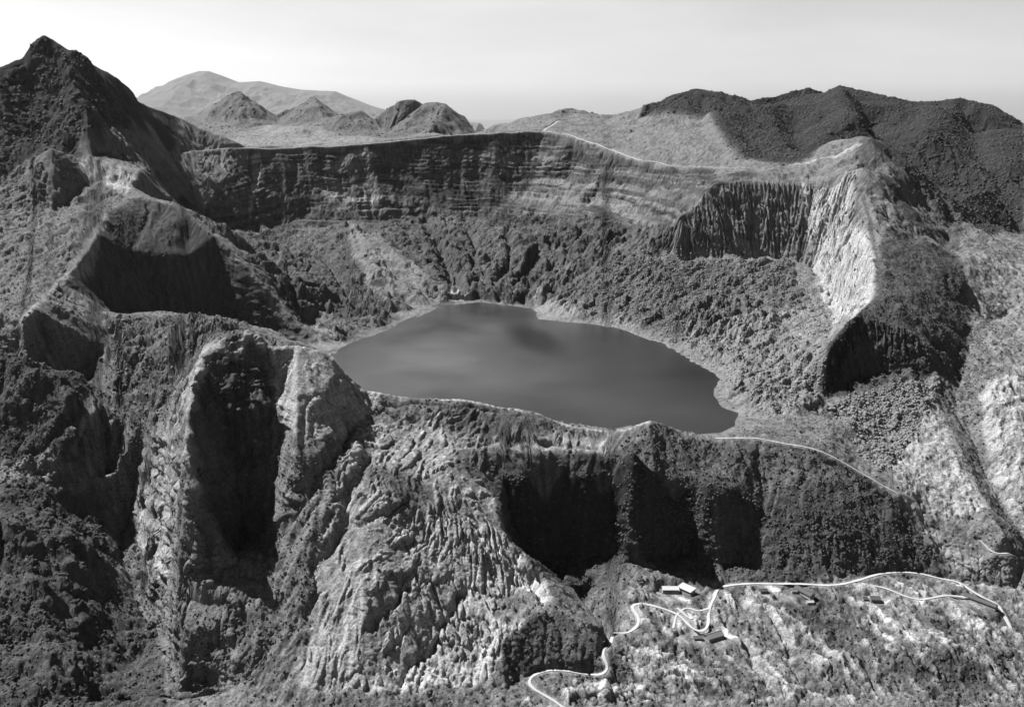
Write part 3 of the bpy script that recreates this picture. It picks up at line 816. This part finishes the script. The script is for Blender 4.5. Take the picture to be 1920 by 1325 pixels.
tint(region('1660,900 1700,930 1850,1050 1920,1080 1800,1085 1760,1030', 5), 0.24)
tint(m_talus, 0.16); tint(region('990,550 1100,480 1180,430 1290,405 1200,500 1480,498 1520,580 1350,620 1200,625 1090,598', 8), 0.105)
tint(region('845,548 868,548 886,560 850,566', 2, 0.6), 0.34)
tint(region('590,610 640,640 680,655 620,655 590,640', 3, 0.3), 0.2)
tint(region('1000,560 1060,570 1150,590 1260,640 1200,640 1100,606 1010,600', 4), 0.22, 0.8)
tint(region('655,418 700,440 840,555 760,600 700,560 660,480', 4), 0.17, 0.9); tint(region('560,560 700,600 760,600 700,630 640,635', 5), 0.14, 0.7)
tint(m_knob, 0.10, 0.8)
tint(region('472,282 486,282 488,330 470,400 464,400 474,330', 1, 0.15), 0.34)
tint(region('640,290 690,275 700,340 720,400 640,400 590,340', 4), 0.22, 0.8)
shore = sstep(9.0, 1.0, Z) * sstep(-2, 0.5, Z) * basin * sstep(0.4, 1.0, 1.0 + n1) * (Yf > 1120) * (Yf < 2050)
tint(shore.astype(np.float32), 0.16, 0.4)
# beds of different rock in the wall
bed = fbm(0.003 * Xf + 3, wv * 0.06, 1.0, 4, 941, 0.8)
alb = alb * (1 + (0.75 * np.clip(bed, -0.8, 0.9)) * np.clip(m_wall + 0.35 * m_low + 0.5 * m_str, 0, 1.4))
line_ = sstep(0.25, 0.6, fbm(0.0016 * Xf + 9, wv * 0.14, 1.0, 3, 947, 0.7)) + sstep(0.3, 0.6, fbm(0.002 * Xf + 5, wv * 0.33, 1.0, 2, 948, 0.7))
alb = alb * (1 - 0.5 * np.clip(line_, 0, 1) * np.clip(m_str + 0.8 * m_wall, 0, 1))
# patchy scrub over ash, streaked downhill
st2, _ = erosion(xw, yw, np.full(Xf.shape, .45, np.float32), np.full(Xf.shape, -.89, np.float32), 19.0, 925, 2.6)
alb = alb * np.exp(m_set * 0.75 * (0.5 - fl_s)) * np.exp(m_smooth * 0.3 * (0.5 - fl_fl)) * np.exp(m_set * 0.2 * st2 * sstep(-0.4, 0.5, n1))
alb = alb * np.exp(0.42 * n1 + 0.5 * n2 + 0.22 * st_)
def along(R, w, v, k=1.0, jit=0.5):
    global alb
    x0, y0 = R[:, :2].min(0) - 3 * w; x1, y1 = R[:, :2].max(0) + 3 * w
    ii = np.where((Xf > x0) & (Xf < x1) & (Yf > y0) & (Yf < y1))
    x = Xf[ii] + JX[ii] * jit; y = Yf[ii] + JY[ii] * jit
    best = np.full(x.shape, 1e9, np.float32)
    for p in R[::2]:
        best = np.minimum(best, np.hypot(x - p[0], y - p[1]))
    m_ = (1 - sstep(w * 0.4, w, best)) * k * (0.3 + 0.7 * sstep(-0.4, 0.3, n2[ii]))
    alb[ii] = alb[ii] * (1 - m_) + v * m_


veg = sstep(0.15, 0.6, n1 * 0.6 + n2 * 0.7)
alb = alb * (1 - 0.35 * veg)
for R, w, v in CRESTS:
    along(R, w, v)
for nm, wd, R in PATHS:
    along(R, wd * 1.3 + 1.5, 0.30, 0.7)
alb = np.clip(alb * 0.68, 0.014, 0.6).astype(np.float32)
CRAG = np.clip(0.15 + 0.85 * rough * (1 - 0.7 * m_set) + 0.6 * m_wall + 0.3 * m_slope + 0.5 * m_fan + 0.4 * m_white, 0, 1.6).astype(np.float32)
X, Y = Xd, Yd


def grid_mesh(name, X, Y, Z, r0, r1, attrs, mat):
    nr, nc = r1 - r0, X.shape[1]
    co = np.stack([X[r0:r1], Y[r0:r1], Z[r0:r1]], -1).reshape(-1, 3).astype(np.float32)
    me = bpy.data.meshes.new(name)
    idx = np.arange(nr * nc).reshape(nr, nc)
    q4 = np.stack([idx[:-1, :-1], idx[:-1, 1:], idx[1:, 1:], idx[1:, :-1]], -1).reshape(-1, 4).astype(np.int32)
    me.vertices.add(len(co)); me.vertices.foreach_set('co', co.ravel())
    me.loops.add(q4.size); me.loops.foreach_set('vertex_index', q4.ravel())
    me.polygons.add(len(q4)); me.polygons.foreach_set('loop_start', np.arange(0, q4.size, 4, dtype=np.int32))
    me.polygons.foreach_set('loop_total', np.full(len(q4), 4, np.int32))
    me.update()
    me.polygons.foreach_set('use_smooth', np.ones(len(q4), bool))
    for k, a in attrs.items():
        at = me.attributes.new(k, 'FLOAT', 'POINT')
        at.data.foreach_set('value', a[r0:r1].ravel().astype(np.float32))
    me.materials.append(mat)
    o = bpy.data.objects.new(name, me)
    COL.objects.link(o)
    return o




# ------------------------------------------------------------------ materials
def mat(name, val=0.2, rough=0.95, build=None, spec=0.3):
    m = bpy.data.materials.new(name); m.use_nodes = True
    nt = m.node_tree; b = nt.nodes['Principled BSDF']
    b.inputs['Base Color'].default_value = (val, val, val, 1)
    b.inputs['Roughness'].default_value = rough
    b.inputs['Specular IOR Level'].default_value = spec
    if build:
        build(nt, b)
    return m


def rusty(nt, b, base):
    N, L = nt.nodes, nt.links
    tc = N.new('ShaderNodeTexCoord'); no = N.new('ShaderNodeTexNoise'); no.inputs['Scale'].default_value = 0.9; no.inputs['Detail'].default_value = 6
    mr = N.new('ShaderNodeMapRange'); mr.inputs[3].default_value = base * 0.6; mr.inputs[4].default_value = base * 1.35
    L.new(tc.outputs['Object'], no.inputs['Vector']); L.new(no.outputs['Fac'], mr.inputs[0]); L.new(mr.outputs[0], b.inputs['Base Color'])


def ash_nodes(nt, b):
    N, L = nt.nodes, nt.links
    at = N.new('ShaderNodeAttribute'); at.attribute_name = 'albedo'
    tc = N.new('ShaderNodeTexCoord')
    n1_ = N.new('ShaderNodeTexNoise'); n1_.inputs['Scale'].default_value = 0.45; n1_.inputs['Detail'].default_value = 5; n1_.inputs['Roughness'].default_value = 0.7
    L.new(tc.outputs['Object'], n1_.inputs['Vector'])
    mr = N.new('ShaderNodeMapRange'); mr.inputs[1].default_value = 0.3; mr.inputs[2].default_value = 0.7
    mr.inputs[3].default_value = 0.45; mr.inputs[4].default_value = 1.6
    L.new(n1_.outputs['Fac'], mr.inputs[0])
    mu = N.new('ShaderNodeMath'); mu.operation = 'MULTIPLY'
    L.new(at.outputs['Fac'], mu.inputs[0]); L.new(mr.outputs[0], mu.inputs[1])
    L.new(mu.outputs[0], b.inputs['Base Color'])
    bp = N.new('ShaderNodeBump'); bp.inputs['Strength'].default_value = 0.8; bp.inputs['Distance'].default_value = 2.0
    n2_ = N.new('ShaderNodeTexNoise'); n2_.noise_type = 'RIDGED_MULTIFRACTAL'; n2_.inputs['Scale'].default_value = 0.085
    n2_.inputs['Detail'].default_value = 5; n2_.inputs['Roughness'].default_value = 0.6
    cg = N.new('ShaderNodeAttribute'); cg.attribute_name = 'crag'
    ad = N.new('ShaderNodeMath'); ad.operation = 'MULTIPLY_ADD'
    L.new(tc.outputs['Object'], n2_.inputs['Vector'])
    L.new(n2_.outputs['Fac'], ad.inputs[0]); L.new(cg.outputs['Fac'], ad.inputs[1]); L.new(n1_.outputs['Fac'], ad.inputs[2])
    L.new(ad.outputs[0], bp.inputs['Height']); L.new(bp.outputs[0], b.inputs['Normal'])


M_ASH = mat('ash_and_scrub', 0.15, 1.0, ash_nodes, 0.1)
rsplit = NR
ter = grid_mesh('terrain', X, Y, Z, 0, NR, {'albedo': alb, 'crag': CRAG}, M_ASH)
ter['kind'] = 'structure'


# ------------------------------------------------------------------ the crater lake
def water_nodes(nt, b):
    N, L = nt.nodes, nt.links
    tc = N.new('ShaderNodeTexCoord')
    no = N.new('ShaderNodeTexNoise'); no.inputs['Scale'].default_value = 0.0045; no.inputs['Detail'].default_value = 4
    mp = N.new('ShaderNodeMapping'); mp.inputs['Scale'].default_value = (1.0, 1.0, 1)
    L.new(tc.outputs['Object'], mp.inputs[0]); L.new(mp.outputs[0], no.inputs['Vector'])
    cr_ = N.new('ShaderNodeValToRGB')
    cr_.color_ramp.elements[0].position = 0.25; cr_.color_ramp.elements[0].color = (.012, .012, .012, 1)
    cr_.color_ramp.elements[1].position = 0.7; cr_.color_ramp.elements[1].color = (.055, .055, .055, 1)
    L.new(no.outputs['Fac'], cr_.inputs[0]); # darker elongated patch of water near the far shore
    mq = N.new('ShaderNodeMapping'); mq.inputs['Location'].default_value = (-38, -1650, 0)
    mq3 = N.new('ShaderNodeMapping'); mq3.inputs['Rotation'].default_value = (0, 0, math.radians(75)); L.new(mq.outputs[0], mq3.inputs[0])
    mq2 = N.new('ShaderNodeMapping'); mq2.inputs['Scale'].default_value = (1 / 150, 1 / 45, 1)
    ln_ = N.new('ShaderNodeVectorMath'); ln_.operation = 'LENGTH'
    rr_ = N.new('ShaderNodeMapRange'); rr_.interpolation_type = 'SMOOTHSTEP'
    rr_.inputs[1].default_value = 0.3; rr_.inputs[2].default_value = 1.3; rr_.inputs[3].default_value = 0.2; rr_.inputs[4].default_value = 1.0
    sx3 = N.new('ShaderNodeSeparateXYZ'); rx_ = N.new('ShaderNodeMapRange'); rx_.interpolation_type = 'SMOOTHSTEP'
    rx_.inputs[1].default_value = -150; rx_.inputs[2].default_value = 190; rx_.inputs[3].default_value = 1.45; rx_.inputs[4].default_value = 0.45
    m1 = N.new('ShaderNodeMix'); m1.data_type = 'RGBA'; m1.blend_type = 'MULTIPLY'; m1.inputs[0].default_value = 1
    mm = N.new('ShaderNodeMath'); mm.operation = 'MULTIPLY'
    L.new(tc.outputs['Object'], mq.inputs[0]); L.new(mq3.outputs[0], mq2.inputs[0]); L.new(mq2.outputs[0], ln_.inputs[0]); L.new(ln_.outputs['Value'], rr_.inputs[0])
    L.new(tc.outputs['Object'], sx3.inputs[0]); L.new(sx3.outputs['X'], rx_.inputs[0])
    L.new(rr_.outputs[0], mm.inputs[0]); L.new(rx_.outputs[0], mm.inputs[1])
    L.new(cr_.outputs[0], m1.inputs[6]); L.new(mm.outputs[0], m1.inputs[7]); L.new(m1.outputs[2], b.inputs['Base Color'])
    w = N.new('ShaderNodeTexNoise'); w.inputs['Scale'].default_value = 0.16; w.inputs['Detail'].default_value = 6; w.inputs['Roughness'].default_value = 0.7
    bp = N.new('ShaderNodeBump'); bp.inputs['Strength'].default_value = 0.35; bp.inputs['Distance'].default_value = 0.8
    L.new(tc.outputs['Object'], w.inputs['Vector']); L.new(w.outputs['Fac'], bp.inputs['Height']); L.new(bp.outputs[0], b.inputs['Normal'])


M_WATER = mat('turbid_water', 0.08, 0.25, water_nodes, 0.5)
shore_ = [ln for ln in LINES if len(ln) > 10 and all(abs(p[2]) < 1e-6 for p in ln)]
wv_ = [(p[0], p[1]) for p in shore_[0]] + [(p[0], p[1]) for p in reversed(shore_[1][:-1])]
cx_, cy_ = sum(p[0] for p in wv_) / len(wv_), sum(p[1] for p in wv_) / len(wv_)
wv_ = [(x + 9 * (x - cx_) / math.hypot(x - cx_, y - cy_), y + 9 * (y - cy_) / math.hypot(x - cx_, y - cy_)) for x, y in wv_]
me = bpy.data.meshes.new('lake')
me.from_pydata([(x, y, 0.0) for x, y in reversed(wv_)], [], [tuple(range(len(wv_)))])
me.materials.append(M_WATER)
lake = bpy.data.objects.new('lake', me); COL.objects.link(lake); lake['kind'] = 'structure'

M_PLAIN = mat('lowland', 0.10, 1.0)
me = bpy.data.meshes.new('plain')
me.from_pydata([(-60000, -9000, -985), (60000, -9000, -985), (60000, 70000, -985), (-60000, 70000, -985)], [], [(0, 1, 2, 3)])
me.materials.append(M_PLAIN)
pl = bpy.data.objects.new('plain', me); COL.objects.link(pl); pl['kind'] = 'structure'


# ------------------------------------------------------------------ roads and trails
M_ROAD = mat('packed_pale_ash', 0.32, 1.0, lambda nt, b: rusty(nt, b, 0.32))
for nm, wd, R in PATHS:
    T = np.gradient(R[:, :2], axis=0); T /= np.hypot(T[:, 0], T[:, 1])[:, None] + 1e-9
    Nn = np.stack([-T[:, 1], T[:, 0]], -1)
    wj = wd * 0.5 * (1 + 0.15 * np.sin(np.arange(len(R)) * 0.9))
    A_ = R[:, :2] + Nn * wj[:, None]; B_ = R[:, :2] - Nn * wj[:, None]
    vs = []
    for a, b, z in zip(A_, B_, R[:, 2]):
        vs += [(a[0], a[1], z + 0.6), (b[0], b[1], z + 0.6)]
    fs = [(2 * i, 2 * i + 1, 2 * i + 3, 2 * i + 2) for i in range(len(R) - 1)]
    me = bpy.data.meshes.new(nm); me.from_pydata(vs, [], fs); me.materials.append(M_ROAD)
    o = bpy.data.objects.new(nm, me); COL.objects.link(o); o['kind'] = 'structure'

# ------------------------------------------------------------------ buildings of the tunnel camp
def mesh_obj(name, verts, faces_, m, parent=None):
    me = bpy.data.meshes.new(name)
    me.from_pydata([tuple(v) for v in verts], [], [tuple(f) for f in faces_])
    me.materials.append(m)
    me.update()
    o = bpy.data.objects.new(name, me)
    COL.objects.link(o)
    if parent:
        o.parent = parent
    return o


def thing(name, label, cat, loc, rz=0.0, group=None):
    o = bpy.data.objects.new(name, None)
    COL.objects.link(o)
    o.location = loc; o.rotation_euler = (0, 0, rz)
    o['label'] = label; o['category'] = cat
    if group:
        o['group'] = group
    return o


def box_geo(x0, x1, y0, y1, z0, z1):
    v = [(x0, y0, z0), (x1, y0, z0), (x1, y1, z0), (x0, y1, z0), (x0, y0, z1), (x1, y0, z1), (x1, y1, z1), (x0, y1, z1)]
    f = [(0, 3, 2, 1), (4, 5, 6, 7), (0, 1, 5, 4), (1, 2, 6, 5), (2, 3, 7, 6), (3, 0, 4, 7)]
    return v, f


M_PALE = mat('pale_sheet_roof', 0.3, 0.7, lambda nt, b: rusty(nt, b, 0.3))
M_DARKR = mat('dark_tarred_roof', 0.05, 0.8, lambda nt, b: rusty(nt, b, 0.05))
M_MIDR = mat('weathered_thatch', 0.12, 0.95, lambda nt, b: rusty(nt, b, 0.12))
M_WALL = mat('plank_wall', 0.16, 0.9, lambda nt, b: rusty(nt, b, 0.16))
M_OPEN = mat('dark_opening', 0.015, 0.6)
M_STONE = mat('stone_plinth', 0.2, 0.95, lambda nt, b: rusty(nt, b, 0.2))


def house(name, label, px, py, L, W, H, rise, rz, roof_m, group='buildings of the tunnel camp', nwin=3, flat=False):
    x, y, z = hit(px, py)
    r = thing(name, label, 'house' if name != 'shed' else 'shed', (x, y, z - 0.1), math.radians(rz), group)
    v, f = box_geo(-L / 2 - .4, L / 2 + .4, -W / 2 - .4, W / 2 + .4, -1.2, 0.35)
    mesh_obj('plinth', v, f, M_STONE, r)
    hl, hw = L / 2, W / 2
    if flat:
        v = [(-hl, -hw, .35), (hl, -hw, .35), (hl, hw, .35), (-hl, hw, .35), (-hl, -hw, H), (hl, -hw, H), (hl, hw, H + rise), (-hl, hw, H + rise)]
        f = [(0, 1, 5, 4), (1, 2, 6, 5), (2, 3, 7, 6), (3, 0, 4, 7), (4, 5, 6, 7)]
    else:
        v = [(-hl, -hw, .35), (hl, -hw, .35), (hl, hw, .35), (-hl, hw, .35), (-hl, -hw, H), (hl, -hw, H), (hl, hw, H), (-hl, hw, H),
             (-hl, 0, H + rise), (hl, 0, H + rise)]
        f = [(0, 1, 5, 4), (2, 3, 7, 6), (1, 2, 6, 9, 5), (3, 0, 4, 8, 7)]
    mesh_obj('wall', v, f, M_WALL, r)
    o_, t = 0.7, 0.18
    if flat:
        sl_ = rise / W
        a = [(-hl - o_, -hw - o_, H + .05 - sl_ * o_), (hl + o_, -hw - o_, H + .05 - sl_ * o_), (hl + o_, hw + o_, H + .05 + rise + sl_ * o_), (-hl - o_, hw + o_, H + .05 + rise + sl_ * o_)]
        v = a + [(p[0], p[1], p[2] + t) for p in a]
        f = [(3, 2, 1, 0), (4, 5, 6, 7), (0, 1, 5, 4), (1, 2, 6, 5), (2, 3, 7, 6), (3, 0, 4, 7)]
        mesh_obj('roof', v, f, roof_m, r)
    else:
        sl_ = rise / hw
        e_ = H + .04 - sl_ * o_
        sec = [(-hw - o_, e_), (0, H + rise + .04), (hw + o_, e_), (hw + o_, e_ + t), (0, H + rise + .04 + t), (-hw - o_, e_ + t)]
        v = [(-hl - o_, y_, z_) for y_, z_ in sec] + [(hl + o_, y_, z_) for y_, z_ in sec]
        f = [(k, k + 6, (k + 1) % 6 + 6, (k + 1) % 6) for k in range(6)] + [(1, 0, 5, 4), (2, 1, 4, 3), (6, 7, 10, 11), (7, 8, 9, 10)]
        mesh_obj('roof', v, f, roof_m, r)
        v, f = box_geo(-hl - o_, hl + o_, -.22, .22, H + rise + .16, H + rise + .42)
        mesh_obj('ridge_cap', v, f, roof_m, r)
    v, f = box_geo(-.55, .55, -hw - .06, -hw + .05, .36, 2.4)
    mesh_obj('door', v, f, M_OPEN, r)
    for k in range(nwin):
        c_ = -hl + (k + .5) * L / nwin
        if abs(c_) < 1.4:
            c_ += 1.9
        v, f = box_geo(c_ - .5, c_ + .5, -hw - .05, -hw + .05, 1.3, 2.3)
        mesh_obj('window', v, f, M_OPEN, r)
    return r


house('shed', 'long narrow pale-roofed shed at the left end of the camp, touching the slanted pale-roofed house', 1257, 1108, 17, 5.5, 3.2, 1.0, 0, M_PALE, nwin=5, flat=True)
house('house', 'slanted house with a broad pale roof at the right end of the long narrow shed', 1287, 1108, 17, 8.5, 3.6, 1.6, -48, M_PALE, nwin=4, flat=True)
house('house', 'gabled house with a ridge roof where the looping road comes down, lowest of the camp', 1338, 1196, 18, 9, 3.8, 2.6, 27, M_MIDR, nwin=4)
house('shed', 'low dark roofless-looking lean-to beside the road left of the nearest gabled house', 1308, 1199, 8, 3.5, 2.4, 0.6, 4, M_DARKR, nwin=2, flat=True)
house('shed', 'small dark-roofed shed just under the upper road, left of the long barrack', 1431, 1110, 8, 4.2, 2.8, 1.1, 12, M_DARKR, nwin=2)
house('house', 'long dark-roofed barrack running down from the upper road beside a pale yard', 1508, 1113, 22, 7.5, 3.6, 2.0, -58, M_DARKR, nwin=6)
house('hut', 'tiny hut with a dark roof at the upper left side of the long dark barrack', 1489, 1110, 5.5, 4.2, 2.5, 1.2, 0, M_MIDR, nwin=1)
house('hut', 'tiny low hut at the lower end of the long dark barrack', 1518, 1131, 7, 4, 2.4, 1.0, 6, M_PALE, nwin=2)
house('house', 'square dark-roofed house on a pale shelf, right of the long barrack', 1640, 1127, 9.5, 7.5, 4.2, 1.8, -6, M_DARKR, nwin=2)
house('hut', 'tiny hut at the left side of the square dark house', 1622, 1125, 4.2, 3.4, 2.3, 1.0, 0, M_DARKR, nwin=1)
house('shed', 'very long dark shed slanting beside the path near the right edge', 1838, 1130, 34, 6.5, 3.4, 1.8, -50, M_DARKR, nwin=8)

# ------------------------------------------------------------------ boulders of the talus, each its own thing
def rock_mesh(name, seed):
    r_ = random.Random(seed)
    bpy.ops.mesh.primitive_ico_sphere_add(subdivisions=2, radius=1)
    o = bpy.context.object
    me = o.data; me.name = name
    pl_ = [(Vector((r_.gauss(0, 1), r_.gauss(0, 1), r_.gauss(0, 1))).normalized(), r_.uniform(.55, .9)) for _ in range(9)]
    sx_, sy_, sz_ = r_.uniform(.8, 1.35), r_.uniform(.7, 1.1), r_.uniform(.55, .9)
    for v in me.vertices:
        p = v.co.copy()
        for n_, d_ in pl_:
            k_ = p.dot(n_) - d_
            if k_ > 0:
                p -= n_ * k_
        v.co = Vector((p.x * sx_, p.y * sy_, p.z * sz_))
    me.materials.append(M_ROCK)
    bpy.data.objects.remove(o)
    return me


M_ROCK = mat('broken_lava', 0.13, 0.95, lambda nt, b: rusty(nt, b, 0.14))
ROCKS = [rock_mesh('boulder', 40 + k) for k in range(7)]
tal = np.where((m_talus > 0.6) & (X > 0))
pick = rng.choice(len(tal[0]), 290, replace=False)
for k, i in enumerate(pick):
    i = (tal[0][i], tal[1][i])
    o = bpy.data.objects.new('boulder', ROCKS[k % 7])
    COL.objects.link(o)
    s_ = 1.1 + 3.2 * rng.random() ** 3
    o.location = (float(X[i]), float(Y[i]), float(Z[i]) + 0.1 * s_)
    o.scale = (s_, s_, s_ * 0.9)
    o.rotation_euler = (rng.random() * .6, rng.random() * .6, rng.random() * 6.28)
    o['label'] = 'angular grey boulder lying on the talus fan below the black pit wall at the right'
    o['category'] = 'boulder'
    o['group'] = 'boulders on the talus fan'


# ------------------------------------------------------------------ rubble and scrub nobody could count
def scatter(name, weight, n, smin, smax, m, zs, sink, seed, power=2.0):
    r_ = np.random.default_rng(seed)
    w = (weight * Y).ravel().astype(np.float64)
    w[w < 0] = 0
    c_ = np.cumsum(w)
    idx = np.searchsorted(c_, r_.random(n) * c_[-1])
    base = np.array([(0, 0, 1), (.9, 0, .4), (.28, .85, .4), (-.72, .53, .4), (-.72, -.53, .4), (.28, -.85, .4),
                     (.72, .53, -.4), (-.28, .85, -.4), (-.9, 0, -.4), (-.28, -.85, -.4), (.72, -.53, -.4)], np.float32)
    tri = []
    for k in range(5):
        a, b = 1 + k, 1 + (k + 1) % 5
        c2, d2 = 6 + k, 6 + (k + 4) % 5
        tri += [(0, a, b), (a, c2, b), (a, d2, c2)]
    tri = np.array(tri, np.int32)
    sz_ = smin + (smax - smin) * r_.random(n) ** power
    th = r_.random(n) * 6.28
    jit = 1 + 0.55 * (r_.random((n, 11, 3)) - 0.5)
    p = base[None] * jit * sz_[:, None, None]
    p[..., 2] *= zs
    cx, sx_ = np.cos(th)[:, None], np.sin(th)[:, None]
    px_ = p[..., 0] * cx - p[..., 1] * sx_; py_ = p[..., 0] * sx_ + p[..., 1] * cx
    jx = (r_.random(n) - .5) * 1.2; jy = (r_.random(n) - .5) * 1.2
    co = np.stack([px_ + (X.ravel()[idx] + jx)[:, None], py_ + (Y.ravel()[idx] + jy)[:, None], p[..., 2] + (Z.ravel()[idx] - sink * sz_)[:, None]], -1)
    co = co.reshape(-1, 3).astype(np.float32)
    fc = (tri[None] + (np.arange(n) * 11)[:, None, None]).reshape(-1, 3).astype(np.int32)
    me = bpy.data.meshes.new(name)
    me.vertices.add(len(co)); me.vertices.foreach_set('co', co.ravel())
    me.loops.add(fc.size); me.loops.foreach_set('vertex_index', fc.ravel())
    me.polygons.add(len(fc)); me.polygons.foreach_set('loop_start', np.arange(0, fc.size, 3, dtype=np.int32))
    me.polygons.foreach_set('loop_total', np.full(len(fc), 3, np.int32))
    me.update()
    me.materials.append(m)
    o = bpy.data.objects.new(name, me); COL.objects.link(o); o['kind'] = 'stuff'
    return o


M_SCRUB = mat('scrub_leaves', 0.05, 0.9, lambda nt, b: rusty(nt, b, 0.05))
nearw = sstep(1900, 1300, Yf)
offroad = np.ones(Xf.shape, np.float32)
for nm, wd, R in PATHS:
    if R[:, 1].mean() < 1400:
        bb = np.where((Xf > R[:, 0].min() - 8) & (Xf < R[:, 0].max() + 8) & (Yf > R[:, 1].min() - 8) & (Yf < R[:, 1].max() + 8))
        best = np.full(bb[0].shape, 1e9, np.float32)
        for p in R[::2]:
            best = np.minimum(best, np.hypot(Xf[bb] - p[0], Yf[bb] - p[1]))
        offroad[bb] *= best > wd * .5 + 2.2
for x_, y_, z_, r_ in PADS:
    offroad *= np.hypot(Xf - x_, Yf - y_) > r_ + 2
dry = (basin < 0.5) | (Z > 1.0)
scatter('scrub', (0.45 * left_low + 0.28 * m_grasscliff + 0.12 * m_set + 0.4 * right_rock + 0.2) * (alb < 0.13) * (1 - 0.8 * m_rock) * nearw * offroad * dry * (1 - 0.8 * m_smooth) * (1 - m_talus), 52000, 0.5, 1.9, M_SCRUB, 0.8, -0.1, 61)
M_TREE = mat('forest_canopy', 0.035, 0.9, lambda nt, b: rusty(nt, b, 0.032))
scatter('forest', (m_mass + 0.6 * m_summit * (alb < 0.05) + 0.15 * m_far * (Z > 150) * (alb < 0.1)) * (Yf > 1700), 42000, 1.6, 5.0, M_TREE, 0.85, 0.1, 63, 1.5)
slope_r = region('1100,520 1180,480 1500,495 1560,590 1540,740 1440,790 1340,700 1200,640 1090,600', 8)
scatter('rubble', (m_talus * 3 + slope_r + 0.15 * m_low + 0.03 * m_fan + 0.15 * m_knob) * dry, 40000, 0.4, 2.6, M_ROCK, 0.7, 0.1, 62, 3.0)

# ------------------------------------------------------------------ the far range on the horizon
def far_hills(name, Dk, s, depth, seed):
    P_ = nums(s)
    xs = np.linspace(P_[0][0], P_[-1][0], 420)
    hs_ = np.interp(xs, [p[0] for p in P_], [CAM_Z - Dk * math.tan(ang(p[1])) for p in P_])
    v = np.linspace(-1, 1, 160)
    Xh = (xs[None, :] - 960) / F_PX * Dk * CP + 0 * v[:, None]
    Yh = Dk + v[:, None] * depth + 0 * Xh
    prof = (1 - np.abs(v[:, None])) ** 0.85
    g_ = fbm(Xh.astype(np.float32), Yh.astype(np.float32), Dk * 0.03, 6, seed, 0.5, True)
    Zh = -1000 + (hs_[None, :] + 1000) * prof + (g_ - 0.4) * Dk * 0.003 * np.minimum(1, (1 - prof) * 6) * prof
    for _ in range(1):
        Zh[:, 0] = -1000; Zh[:, -1] = -1000
    o = grid_mesh(name, Xh, Yh, Zh, 0, 160, {}, M_FAR)
    o['kind'] = 'structure'


M_FAR = mat('distant_slopes', 0.08, 1.0)
far_hills('hills', 36000.0, '230,240 265,205 285,188 305,165 325,152 350,141 378,133 395,133 420,142 450,154 490,152 530,162 565,168 600,170 630,171 650,180 690,196 720,206 760,214 820,222 900,232', 9000.0, 1001)

# ------------------------------------------------------------------ haze
hz = mat('haze_air')
nt = hz.node_tree; nt.nodes.clear()
ho = nt.nodes.new('ShaderNodeOutputMaterial'); pv = nt.nodes.new('ShaderNodeVolumePrincipled')
pv.inputs['Color'].default_value = (0.95, 0.95, 0.95, 1); pv.inputs['Density'].default_value = 0.0000040; pv.inputs['Anisotropy'].default_value = 0.3
nt.links.new(pv.outputs[0], ho.inputs['Volume'])
bpy.ops.mesh.primitive_cube_add(size=1)
hb = bpy.context.object; hb.name = 'haze'; hb.data.materials.append(hz); hb['kind'] = 'stuff'
hb.scale = (122000, 81000, 2560); hb.location = (0, 30500, -986 + 1280)
